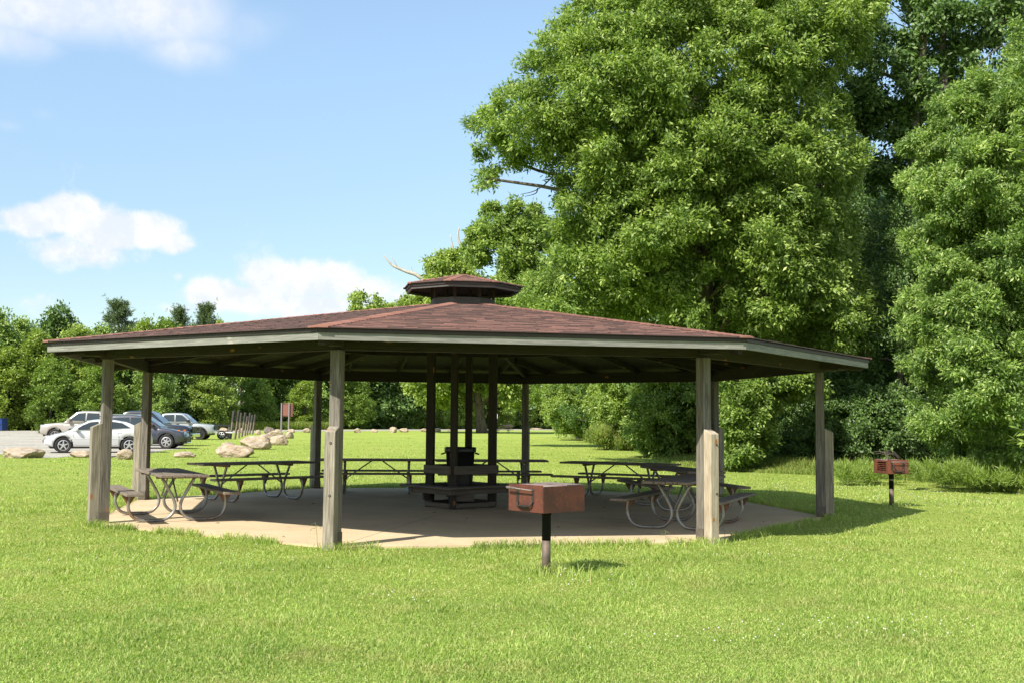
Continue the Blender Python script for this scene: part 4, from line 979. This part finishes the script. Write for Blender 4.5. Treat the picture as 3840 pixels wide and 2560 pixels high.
# oak lobe behind, left of the big one
crown_tree('oak_tree', 'smaller oak left of the huge one, just above the raised vent roof', [(1090, 640), (1080, 580), (1085, 520), (1110, 485), (1150, 468), (1205, 470), (1240, 495), (1262, 545), (1250, 600), (1262, 640), (1290, 700), (1330, 800), (1100, 800), (1060, 720), (1090, 670)], 66, 3, 24, .23, .45, M_['oak'], ros=40, nl=9, seed=9, back=.25, keep=.72, trunk=Vector((apD(1420, 984, 67).x, 67, 0)), trunk_r=.25, topx=1400, holes=((1150, 560, 22), (1235, 600, 20), (1120, 620, 16), (1190, 510, 14)))
# willow oak at right edge
WIL = [(2420, 60), (2352, 95), (2315, 120), (2325, 160), (2250, 175), (2260, 215), (2190, 215), (2150, 250), (2180, 290), (2120, 300), (2085, 335), (2150, 375), (2110, 400), (2062, 430), (2125, 470), (2150, 530), (2075, 550), (2110, 600), (2150, 650), (2085, 690), (2070, 770), (2140, 790), (2090, 840), (2130, 880), (2160, 930), (2075, 935), (2095, 980), (2170, 1010), (2200, 1060), (2300, 1085), (2420, 1095)]
crown_tree('willow_oak_tree', 'dense fine leaved tree filling the right edge above the far grill', WIL, 29, 4.2, 38, .105, .34, M_['willow'], ros=112, nl=11, seed=21, back=.6, pits=((2180, 870, 30), (2235, 1000, 45), (2140, 1010, 25), (2270, 560, 22), (2165, 640, 30), (2310, 820, 34), (2230, 345, 28), (2320, 300, 24), (2200, 460, 24), (2300, 680, 24), (2130, 740, 22), (2240, 760, 26), (2340, 960, 24), (2270, 910, 22), (2330, 470, 20)), trunk=Vector((13.2, 30, 0)), trunk_r=.22, rad_k=1.2)
# tall dark trees at the top right with trunks
TOPR = [(1960, -60), (2000, 60), (1960, 150), (1900, 230), (1960, 330), (1990, 420), (2100, 440), (2170, 330), (2250, 230), (2352, 180), (2450, 120), (2450, -60)]
tt = crown_tree('tall_tree', 'tall dark tree with bare upper trunks at the top right', TOPR, 46, 3.5, 34, .20, .5, M_['far3'], ros=34, nl=9, seed=31, back=.4, keep=.5, trunk=Vector((17.0, 46, 0)), trunk_r=.25, holes=((2090, 60, 30), (2160, 90, 26), (2080, 400, 30), (2060, 180, 24), (2230, 120, 22), (2140, 200, 20)))
bm = bmesh.new(); b0 = tt.location
for pts, r0 in (([(2090, 1100), (2095, 700), (2100, 340), (2112, 180), (2125, 60), (2128, -60)], .23), ([(2190, 1100), (2180, 500), (2172, 260), (2165, 140), (2168, 60), (2185, -60)], .22), ([(2112, 280), (2100, 220), (2070, 190), (2020, 165)], .12), ([(2230, 280), (2222, 210), (2232, 190)], .12), ([(2352, 20), (2290, 60), (2250, 90), (2215, 140)], .16), ([(2110, 360), (2080, 320), (2050, 285)], .24)):
    q = spline([apD(x, y, 44) - b0 for x, y in pts], 4); tube_bm(bm, q, [r0 * (1 - .5 * i / (len(q) - 1)) for i in range(len(q))], 9)
bm_obj('branch', bm, M_['greybark'], tt)

def generic_tree(seed, h, w, mat, leaf=.30, blobs=70, ros=34, nl=9, low=.06, shape=.55, aspect=.6):
    r = np.random.default_rng(seed); cs = []; rs = []
    for k in range(blobs):
        z = low + (1 - low) * (k + .5) / blobs; prof = math.sin(math.pi * min(1, (z * .86 + .14)) ** (1 / (shape + .45))) ** .75 if z < .995 else .1
        a = r.uniform(0, 2 * math.pi); q = w / 2 * prof * r.uniform(.35, 1.0); rr = w * .135 * r.uniform(.7, 1.25)
        cs.append((q * math.cos(a), q * math.sin(a), z * h * .96)); rs.append(rr)
    me = leaf_mesh('crown', blob_leaves(cs, rs, ros, nl, leaf, aspect, r=r, squash=.7)); me.materials.append(mat)
    bm = bmesh.new(); rn = random.Random(seed); limbs_bm(bm, Vector((0, 0, -.2)), Vector((0, 0, h * .92)), .13 + h * .008, [Vector(c) for c in cs[::3]], rn); tm = bpy.data.meshes.new('trunk'); bm.to_mesh(tm); bm.free(); tm.materials.append(M_['bark'])
    return me, tm
def pine_mesh(seed, h, w):
    r = np.random.default_rng(seed); C = []; D = []; bm = bmesh.new(); tube_bm(bm, [(0, 0, -.2), (0, 0, h * .5), (0, 0, h)], [.18, .11, .02], 8)
    nW = int(h / .62)
    for k in range(nW):
        z = h * .12 + h * .86 * k / nW; q = w / 2 * min(1, (1 - k / nW) * 1.7) ** 1.05 * (1 if k > 2 else .8) + .08
        for j in range(int(r.integers(4, 7))):
            a = r.uniform(0, 2 * math.pi); ln = q * r.uniform(.6, 1.1); e = np.array([math.cos(a) * ln, math.sin(a) * ln, ln * .16]); b = np.array([0, 0, z]); tube_bm(bm, [tuple(b), tuple(b + e * .5 + [0, 0, -.02 * ln]), tuple(b + e)], [.035, .02, .01], 5, cap=False)
            for t in np.linspace(.3, 1.0, max(3, int(ln / .28))):
                n = 5 if t > .5 else 3
                for _ in range(n):
                    o = b + e * t + r.normal(size=3) * .14; up = np.array([0, 0, .5]) + r.normal(size=3) * .2 + e / max(ln, .2) * .35; m = 26
                    for s in np.linspace(0, 1, 3): C.append(np.repeat((o + up * s * .6)[None], m // 3, 0) + r.normal(size=(m // 3, 3)) * .03); D.append(r.normal(size=(m // 3, 3)) * .7 + up * 1.2)
    C = np.concatenate(C); D = np.concatenate(D); V = leaves(C, r.normal(size=C.shape), D, .24, .16, r=r); me = leaf_mesh('crown', V); me.materials.append(M_['pine'])
    tm = bpy.data.meshes.new('trunk'); bm.to_mesh(tm); bm.free(); tm.materials.append(M_['bark']); return me, tm
G_ = [generic_tree(201, 10, 7.0, M_['far']), generic_tree(202, 10, 6.2, M_['far2'], shape=.45), generic_tree(203, 10, 7.6, M_['far3']), generic_tree(204, 10, 6.6, M_['far'], low=.02, shape=.7, blobs=80)]
G_ += [generic_tree(205, 10, 7.5, M_['far3'], leaf=.13, ros=92, blobs=70, aspect=.45), generic_tree(206, 10, 7.5, M_['oak'], leaf=.13, ros=92, blobs=70, aspect=.45)]
PN = [pine_mesh(301, 10, 4.6), pine_mesh(302, 10, 3.8)]
def put_tree(kind, X, Y, h, label, group, wide=1.0, name='woodland_tree', cat='tree', z=0):
    me, tm = (PN if kind >= 10 else G_)[kind % 10]; T = empty(name, (X, Y, z), random.uniform(0, 6.28), label, cat, group); s = h / 10
    T.scale = (s * wide, s * wide, s)
    for nm, m in (('crown', me), ('trunk', tm)): o = bpy.data.objects.new(nm, m); COL.objects.link(o); o.parent = T
    return T
def putD(kind, x, ytop, Y, label, group='trees along the far edge of the lot and lawn', wide=1.0, **k):
    top = apD(x, ytop, Y); return put_tree(kind, top.x, Y, top.z, label, group, wide, **k)
LT = 'trees along the far edge of the lot and lawn'
row = [(-150, 730, 122, 3, 1.1), (-235, 740, 120, 1, 1.1), (-320, 725, 124, 0, 1.1), (-410, 735, 120, 2, 1.1), (-70, 725, 122, 0, 1.0), (-12, 718, 128, 3, .9), (48, 735, 134, 0, .8), (85, 765, 126, 1, .85), (140, 712, 142, 2, .8), (185, 752, 130, 1, .95), (232, 752, 136, 0, .8), (330, 738, 142, 1, .62), (300, 790, 132, 0, 1.0), (385, 742, 146, 3, .95), (440, 765, 140, 2, .9), (508, 742, 150, 1, .6), (355, 830, 128, 3, 1.0), (120, 830, 122, 3, 1.05), (20, 800, 122, 1, 1.1), (230, 840, 124, 0, 1.1),
       (560, 780, 146, 0, 1.0), (480, 850, 138, 1, 1.1), (620, 790, 150, 3, .95), (680, 770, 154, 2, 1.0), (735, 780, 154, 0, 1.0), (590, 870, 140, 3, 1.2), (700, 875, 146, 1, 1.1), (790, 790, 160, 0, 1.0), (850, 770, 164, 2, 1.1), (905, 780, 166, 2, 1.0), (950, 790, 170, 0, 1.0), (815, 872, 155, 0, 1.2), (1010, 780, 176, 3, 1.0), (1060, 790, 180, 1, 1.0), (1120, 770, 186, 0, 1.0), (1180, 780, 190, 2, 1.0), (1240, 770, 196, 2, 1.0), (1290, 760, 190, 3, 1.0), (1000, 878, 172, 0, 1.2), (1150, 880, 184, 0, 1.2), (1215, 880, 188, 3, 1.2)]
lab = ['green tree just beyond the left picture edge', 'light tree second beyond the left picture edge', 'green tree third beyond the left picture edge', 'dark tree farthest beyond the left picture edge', 'bushy green tree at far left behind the blue dumpster', 'tall rounded tree at the left picture edge above the gravel', 'mid green tree left of the yellow green one', 'yellow green tree with soft top near the left edge', 'tree with a dark peak left of the tallest pine', 'light green tree above the left roof corner', 'green tree directly left of the tallest pine', 'light green tree right of the tallest pine', 'rounded tree in front of the tallest pine', 'bright rounded tree between tallest pine and pine pair', 'dark tree below the pine pair', 'small pale tree top right of the pine pair', 'low green tree behind the charcoal crossover', 'low tree above the hood of the beige pickup', 'low bright tree at far left above the dumpster', 'dense tree behind the left front post',
       'mid green tree seen under the roof above the light grey pickup', 'yellow green tree above the light grey pickup cab', 'green tree above the leaning posts', 'dark tree behind the brown notice board', 'green tree right of the brown notice board', 'low tree beyond the leaning posts', 'bright tree between notice board and back left post', 'green tree right of the second front post', 'dark green tree midway along the far lawn', 'dark green tree behind the left inner post', 'green tree between left and front inner posts', 'low bright tree right of the second front post', 'green tree behind the front inner post', 'yellow green tree left of the old trunk', 'green tree behind the old trunk', 'dark tree right of the old trunk', 'dark tree beyond the back right post', 'green tree at the far woodland corner', 'low tree beyond the front inner post', 'low green tree behind the distant picnic table', 'low tree right of the distant picnic table']
for (x, y, Y, kd, wd), lb in zip(row, lab): putD(kd, x, y, Y + (16 if x > 540 else 0), lb, wide=wd)
for (x, y, Y, kd, wd, lb) in ((275, 688, 146, 10, 1.25, 'tallest dark pine rising above the left treeline'), (410, 704, 150, 11, 1.0, 'left pine of the pair above the roof edge'), (474, 696, 150, 10, .95, 'right pine of the pair above the roof edge'), (133, 730, 146, 11, .9, 'small pine top hidden among the left trees')):
    putD(kd, x, y, Y, lb, group='pines above the left treeline', wide=wd, name='pine_tree', cat='pine tree')
# woodland behind the big oak, right side
wr = [(1330, 700, 100, 5, 1.0, 'tree behind the oak where the lawn ends'), (1420, 640, 82, 4, 1.0, 'dark tree behind the oak near the lawn corner'), (1520, 560, 66, 5, 1.0, 'tree standing behind the left half of the huge oak'), (1640, 480, 60, 4, 1.0, 'dark tree behind the middle of the huge oak'), (1760, 420, 58, 4, 1.0, 'dark tree behind the huge oak above the pale post'), (1880, 420, 54, 4, 1.0, 'dark tree behind the right half of the huge oak'), (2000, 440, 52, 4, 1.0, 'dark tree in the gap between oak and fine leaved tree'), (2060, 480, 42, 4, .8, 'shaded tree left of the fine leaved tree'), (2130, 380, 48, 4, 1.0, 'dark tree behind the fine leaved tree'), (2260, 330, 44, 4, 1.0, 'dark tree at right behind the fine leaved tree'), (2400, 330, 42, 5, 1.0, 'tree beyond the right picture edge'), (1950, 700, 46, 4, .9, 'low dark tree in the shaded gap'), (1850, 760, 48, 4, 1.0, 'low dark tree under the oak'), (1500, 400, 70, 4, .7, 'tall tree far behind the left flank of the huge oak'), (1560, 260, 68, 5, .65, 'tall tree behind the upper left of the huge oak'), (1610, 190, 66, 4, .7, 'tall tree behind the crown centre of the huge oak'), (1730, 170, 64, 4, .7, 'very tall tree behind the crown top of the huge oak'), (1850, 270, 62, 4, .7, 'very tall tree behind the right crown of the huge oak'), (1960, 340, 64, 4, .75, 'tall tree seen between oak and top right trunks'), (2060, 400, 60, 4, .75, 'tall tree below the top right trunks'), (2180, 370, 60, 4, .75, 'tall tree behind the top of the fine leaved tree'), (2300, 300, 56, 4, .75, 'tall tree at the right edge behind the fine leaved tree')]
for x, y, Y, kd, wd, lb in wr: putD(kd, x, y, Y, lb, group='trees in the right woodland', wide=wd)
# old tree on the far lawn
old = crown_tree('old_tree', 'old sparse tree with a thick trunk and bare snags above the vent roof', [(800, 705), (822, 678), (850, 672), (872, 700), (900, 712), (925, 690), (962, 690), (985, 650), (975, 610), (1000, 590), (1035, 575), (1075, 590), (1095, 640), (1130, 700), (1200, 760), (1270, 850), (1250, 905), (1190, 930), (1130, 900), (1090, 885), (1040, 925), (985, 930), (945, 890), (920, 800), (860, 740)], 134, 8, 20, .36, .6, M_['far2'], ros=26, nl=9, seed=41, back=.5, keep=.85, trunk=Vector((-3.5, 134, 0)), trunk_r=.62,
    holes=((890, 690, 14), (880, 665, 14), (915, 720, 12)), deadw=[([(1010, 690), (965, 638), (935, 625), (905, 612), (892, 600), (882, 588)], .30), ([(915, 617), (905, 600), (898, 590)], .08), ([(950, 632), (946, 620), (944, 610)], .08), ([(1075, 660), (1072, 610), (1062, 575), (1052, 545), (1055, 522)], .34), ([(1062, 575), (1066, 555), (1068, 542)], .14), ([(1058, 640), (1045, 590), (1038, 560), (1035, 540)], .22), ([(958, 712), (925, 690), (915, 680)], .12), ([(975, 715), (968, 690), (965, 670)], .12)])
# understory along the woodland edge
crown_tree('edge_shrub', 'bright green shrubbery where the far lawn meets the woodland', [(1262, 885), (1300, 860), (1370, 850), (1420, 860), (1430, 940), (1410, 1000), (1340, 1000), (1290, 985), (1262, 940)], 92, 5, 18, .20, .42, M_['shrub'], 'shrub', ros=80, nl=9, seed=51, group='shrubs at the woodland edge', trunk_r=.12)
crown_tree('edge_shrub', 'light green leafy shrubs seen under the roof right of back post', [(1370, 850), (1520, 850), (1560, 930), (1530, 1010), (1440, 1015), (1380, 990), (1360, 920)], 64, 5, 22, .16, .42, M_['shrub'], 'shrub', ros=80, nl=9, seed=52, group='shrubs at the woodland edge', trunk_r=.12)
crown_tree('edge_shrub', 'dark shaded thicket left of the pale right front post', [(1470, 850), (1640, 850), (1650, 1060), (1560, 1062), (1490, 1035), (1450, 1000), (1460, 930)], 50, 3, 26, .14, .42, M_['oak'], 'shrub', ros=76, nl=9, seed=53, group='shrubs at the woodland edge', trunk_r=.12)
crown_tree('edge_shrub', 'low oak boughs hanging under the eave right of the pale front post', [(1640, 850), (1770, 840), (1860, 850), (1885, 900), (1830, 905), (1780, 930), (1760, 1000), (1720, 1080), (1650, 1080)], 37, 1.6, 28, .13, .42, M_['oak'], 'shrub', ros=80, nl=9, seed=54, group='shrubs at the woodland edge', trunk_r=.08)
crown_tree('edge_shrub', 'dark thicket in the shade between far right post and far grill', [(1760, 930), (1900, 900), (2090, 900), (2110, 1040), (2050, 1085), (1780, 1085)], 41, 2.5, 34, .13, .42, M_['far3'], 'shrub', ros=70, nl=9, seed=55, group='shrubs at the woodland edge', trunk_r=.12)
crown_tree('weed_clump', 'bright weedy growth in front of the woodland right of the far grill', [(2080, 1078), (2130, 1068), (2170, 1080), (2200, 1062), (2290, 1075), (2400, 1070), (2400, 1125), (2300, 1118), (2200, 1100), (2100, 1092)], 27, 1.6, 8, .12, .09, M_['shrub'], 'weeds', ros=16, nl=9, seed=61, keep=.32, group='weedy growth at the lawn edge', trunk_r=.01, droop=-1.6, squash=1.0)
crown_tree('weed_clump', 'low bright weeds between the far right post and the far grill', [(1915, 1078), (1960, 1066), (2010, 1062), (2060, 1078), (2070, 1096), (1920, 1098)], 29.5, 1.4, 8, .12, .09, M_['shrub'], 'weeds', ros=16, nl=9, seed=62, keep=.3, group='weedy growth at the lawn edge', trunk_r=.01, droop=-1.6, squash=1.0)
crown_tree('weed_clump', 'yellowish weeds where the lawn curves into the woodland, seen under the roof', [(1345, 1003), (1400, 985), (1450, 990), (1500, 1020), (1520, 1050), (1450, 1040), (1400, 1022)], 62, 2.2, 7, .22, .14, M_['tallgrass'], 'weeds', ros=16, nl=9, seed=63, keep=.7, group='weedy growth at the lawn edge', trunk_r=.01, droop=-1.6, squash=1.0)
# bright compound leaves entering at right
T = empty('hickory_sapling', Vector((apD(2445, 900, 18).x, 18, 0)), 0, 'bright yellow green sapling whose leafy twigs poke in at the right picture edge', 'sapling'); o = np.array(T.location); C = []; D = []
bm = bmesh.new()
for (x, y) in ((2338, 262), (2346, 300), (2335, 345), (2350, 370), (2344, 985), (2336, 1010)):
    e = np.array(apD(x, y, 18)) - o; s = np.array(apD(2445, y + 30, 18.0)) - o; s[0] = 0; s[1] = 0; tube_bm(bm, [tuple(s), tuple((s + e) / 2 + [0, 0, .05]), tuple(e)], [.012, .008, .004], 5)
    for t in np.linspace(.3, 1, 9):
        for q in range(3): C.append(s + (e - s) * t); D.append((e - s) / np.linalg.norm(e - s) * .7 + rng.normal(size=3) * .6)
link('leaves', leaf_mesh('leaves', leaves(np.array(C), rng.normal(size=(len(C), 3)) * .5 + [0, -.4, .7], np.array(D), .17, .3)), M_['shrub'], T); tube_bm(bm, [(0, 0, -.1), (.04, 0, 2), (-.03, 0, 4.4), (0, 0, 6.4)], [.05, .04, .028, .01], 8); bm_obj('trunk', bm, M_['bark'], T)

# ------------------------------------------------------------------ grass
def in_oct(x, y, r):
    ok = np.ones_like(x, bool); ap_ = r * math.cos(math.pi / 8)
    for i in range(8):
        a = oa(i) + math.pi / 8; ok &= ((x - OX) * math.cos(a) + (y - OY) * math.sin(a)) < ap_
    return ok
def in_poly(x, y, P):
    c = np.zeros_like(x, bool); n = len(P); j = n - 1
    for i in range(n):
        xi, yi = P[i]; xj, yj = P[j]
        if yi != yj: c ^= ((yi > y) != (yj > y)) & (x < (xj - xi) * (y - yi) / (yj - yi) + xi)
        j = i
    return c
def blades(X, Y, H, Wd, lean, r, z0=0.0):
    n = len(X); a = r.uniform(0, 2 * np.pi, n); f = r.uniform(0, 2 * np.pi, n)
    s = np.stack([np.cos(a), np.sin(a), np.zeros(n)], 1) * (Wd / 2)[:, None]; l = np.stack([np.cos(f), np.sin(f), np.zeros(n)], 1) * (H * lean)[:, None]
    b = np.stack([X, Y, np.full(n, z0)], 1); V = np.empty((n, 5, 3)); m = b + l * .35 + np.array([0, 0, 1]) * (H * .62)[:, None]; t = b + l + np.array([0, 0, 1]) * (H * (1 - .32 * lean))[:, None]
    V[:, 0] = b - s; V[:, 1] = b + s; V[:, 2] = m + s * .85; V[:, 3] = m - s * .85; V[:, 4] = t; q = np.arange(n)[:, None] * 5
    return V.reshape(-1, 3), q
def blade_mesh(name, V, q):
    n = len(q); me = bpy.data.meshes.new(name); V = V.astype(np.float32); F4 = (q + np.array([0, 1, 2, 3])); F3 = (q + np.array([3, 2, 4])); loops = np.concatenate([F4, F3], 1).ravel().astype(np.int32)
    me.vertices.add(len(V)); me.vertices.foreach_set('co', V.ravel()); me.loops.add(len(loops)); me.loops.foreach_set('vertex_index', loops); me.polygons.add(2 * n)
    st = np.empty(2 * n, np.int32); st[0::2] = np.arange(n) * 7; st[1::2] = np.arange(n) * 7 + 4; me.polygons.foreach_set('loop_start', st); me.update(calc_edges=True); return me
def gridpts(n, x0, x1, y0, y1, r):
    px = r.uniform(x0, x1, n); py = y0 + (y1 - y0) * r.random(n) ** .85; dx = (px - 1920) / FPX; dy = -(py - 1280) / FPX
    cx, sx = math.cos(ROLL), math.sin(ROLL); x = cx * dx - sx * dy; y = sx * dx + cx * dy; c, s = math.cos(PITCH), math.sin(PITCH)
    rx, ry, rz = x, c - s * y, s + c * y; t = -CAM_H / rz; return rx * t, ry * t
r = np.random.default_rng(77)
X, Y = gridpts(720000, -850, 4750, 1640, 2800, r)
def fld(X, Y, sc, sd):   # smooth random field from a few waves
    g = np.random.default_rng(sd); v = np.zeros_like(X)
    for k in range(9):
        a = g.uniform(0, 6.28); f = sc * g.uniform(.5, 2.2); v += np.sin((X * math.cos(a) + Y * math.sin(a)) * f + g.uniform(0, 6.28))
    return v / 3
ok = ~in_oct(X, Y, 6.40) & ~in_poly(X, Y, lot_pts) & ~in_poly(X, Y, EDGE + [(60, 150), (60, 17)]); X, Y = X[ok], Y[ok]
f1 = fld(X, Y, 3.2, 1); f2 = fld(X, Y, .7, 2); n = len(X)
Hh = (.026 + .013 * np.clip(f1, -1, 1.5) + .008 * np.clip(f2, -1, 1)) * r.uniform(.5, 1.5, n); tall = r.random(n) < .05; Hh[tall] *= 1.8
dd = np.hypot(X, Y); Wd = np.maximum(.0055, dd * .00052) * r.uniform(.6, 1.4, n); Hh = np.maximum(Hh, .016) * (1 + dd * .006)
V, q = blades(X, Y, Hh, Wd, r.uniform(.3, 1.5, n), r)
tag(link('lawn_grass', blade_mesh('lawn_grass', V, q), M_['grass']), 'short bright green grass blades covering the lawn', 'grass', kind='stuff')
# longer tufts at the slab edge and round the near posts
X = []; Y = []
for i in range(8):
    a, b = ov(i, 6.36, 0), ov(i + 1, 6.36, 0); m = 2600; t = r.random(m); off = np.abs(r.normal(0, .10, m)); nx, ny = ((a + b) / 2).normalized().xy
    ok2 = fld(t * 40 + i * 9, t * 0, .3, 5) > -.35; X.append((a.x + (b.x - a.x) * t + nx * off + OX)[ok2]); Y.append((a.y + (b.y - a.y) * t + ny * off + OY)[ok2])
for (cx, cy, m, sp) in ((.38, 11.72, 420, .16), (7.36, 21.45, 300, .2), (.9, 11.5, 300, .3)): X.append(cx + r.normal(0, sp, m)); Y.append(cy + r.normal(0, sp, m))
for i in range(8): p = ov(i, 6.46, 0); X.append(OX + p.x + r.normal(0, .12, 160)); Y.append(OY + p.y + r.normal(0, .12, 160))
X = np.concatenate(X); Y = np.concatenate(Y); ok = ~in_oct(X, Y, 6.33); X, Y = X[ok], Y[ok]; n = len(X)
V, q = blades(X, Y, r.uniform(.04, .16, n), np.full(n, .007) * r.uniform(.6, 1.3, n), r.uniform(.2, 1.3, n), r)
tag(link('edge_grass', blade_mesh('edge_grass', V, q), M_['grass']), 'longer untrimmed grass tufts along the concrete edge and post feet', 'grass', kind='stuff')
# tall seed stalks by the posts
# tall grass belt at the woodland edge, roadside and far treeline
X = []; Y = []; H = []; WW = []
for k in range(len(EDGE) - 1):
    (ax, ay), (bx, by) = EDGE[k], EDGE[k + 1]; L = math.hypot(bx - ax, by - ay); dist = (ay + by) / 2; m = int(L * (1500 if dist < 40 else 700 if dist < 60 else 160)); t = r.random(m); nx, ny = (by - ay) / L, -(bx - ax) / L
    if nx < 0: nx, ny = -nx, -ny
    wdt = 2.2 if k < 5 else 3.5; off = r.random(m) ** 1.2 * wdt - .35; X.append(ax + (bx - ax) * t + nx * off); Y.append(ay + (by - ay) * t + ny * off)
    H.append((.12 + .34 * np.clip(off / wdt * 1.4, 0, 1)) * r.uniform(.5, 1.35, m)); WW.append(np.maximum(.009, np.full(m, dist * .00055)))
for (x0, x1, yb, m, hh) in ((-300, 800, 1611.5, 9000, .95), (750, 1240, 1609.5, 12000, 1.3), (1240, 2080, 1605.5, 13000, 1.5)):
    px = r.uniform(x0, x1, m); g = np.array([tuple(gp(a, yb - .0006 * (a - x0) if x0 > 1000 else yb)) for a in px]); off = r.uniform(0, 5, m); X.append(g[:, 0]); Y.append(g[:, 1] + off); H.append(hh * r.uniform(.35, 1.15, m)); WW.append(np.full(m, .075))
X = np.concatenate(X); Y = np.concatenate(Y); H = np.concatenate(H); WW = np.concatenate(WW) * r.uniform(.7, 1.3, len(X)); n = len(X)
V, q = blades(X, Y, H, WW, r.uniform(.1, .8, n), r)
tag(link('tall_grass', blade_mesh('tall_grass', V, q), M_['tallgrass']), 'tall unmown grass and weeds along the woodland and road edges', 'tall grass', kind='stuff')
# clover heads
m = 1700; X, Y = gridpts(m, -300, 4100, 1700, 2600, r); f = fld(X, Y, 1.3, 8); ok = (f > .25 + .5 * (np.hypot(X, Y) < 11.5)) & ~in_oct(X, Y, 6.5) & ~in_poly(X, Y, lot_pts) & ~in_poly(X, Y, EDGE + [(60, 150), (60, 17)]); X, Y = X[ok], Y[ok]
for cx, cy, c in ((.75, 11.0, 22), (8.2, 22.6, 160), (5.4, 27, 160), (9, 26, 120)): X = np.append(X, cx + r.normal(0, 1.1 if cy > 20 else .35, c)); Y = np.append(Y, cy + r.normal(0, 1.3 if cy > 20 else .35, c))
ok = ~in_oct(X, Y, 6.5); X, Y = X[ok], Y[ok]
bm = bmesh.new(); bmesh.ops.create_icosphere(bm, subdivisions=1, radius=1); bv = np.array([v.co[:] for v in bm.verts]); bf = np.array([[v.index for v in f.verts] for f in bm.faces]); bm.free()
n = len(X); sc = (r.uniform(.004, .0078, n) * np.maximum(1, np.hypot(X, Y) / 22))[:, None, None]; ctr = np.stack([X, Y, r.uniform(.04, .075, n)], 1)[:, None, :]
V = (bv[None] * sc + ctr).reshape(-1, 3); F = (bf[None] + (np.arange(n) * len(bv))[:, None, None]).reshape(-1, 3)
tag(link('clover_flowers', np_mesh('clover_flowers', V, F), M_['petal']), 'tiny white clover flowers scattered through the lawn', 'flowers', kind='stuff')
# weed sprigs growing by the posts
for (px, py, hh, lb) in ((2720, 2032, .36, 'thin green weed stalk beside the pale right front post'), (1190, 2045, .30, 'thin dry grass stalk left of the second front post'), (2498, 2030, .16, 'small sprig at the slab edge left of pale post')):
    g = gp(px, py); T = empty('weed_stalk', g, 0, lb, 'weed', 'weed stalks at the slab edge'); bm = bmesh.new(); l = random.uniform(-.08, .08)
    q = spline([(0, 0, 0), (l * .3, 0, hh * .5), (l, 0, hh)], 4); tube_bm(bm, q, .0028, 5)
    for s in range(3): z = hh * (.75 + .1 * s); tube_bm(bm, [(l * .8, 0, z), (l * .8 + .05 * (1 if s % 2 else -1), 0, z - .01), (l * .8 + .07 * (1 if s % 2 else -1), 0, z - .04)], .0024, 4)
    bm_obj('stalk', bm, M_['tallgrass'], T)
# dead leaves on the slab
r2 = random.Random(5); bm = bmesh.new()
for k in range(26):
    a = r2.uniform(0, 6.28); q = 5.6 * math.sqrt(r2.random()); c = Vector((OX + q * math.cos(a), OY + q * math.sin(a), .036)); s = r2.uniform(.02, .05); e = r2.uniform(0, 6.28)
    d = Vector((math.cos(e), math.sin(e), 0)); n_ = Vector((-d.y, d.x, 0)); bm.faces.new([bm.verts.new(p) for p in (c - d * s, c + n_ * s * .5 + Vector((0, 0, .012)), c + d * s + Vector((0, 0, .006)), c - n_ * s * .5 + Vector((0, 0, .01)))])
tag(bm_obj('dead_leaves', bm, M_['gusset']), 'a few small brown leaves lying on the concrete floor', 'dead leaves', kind='stuff')
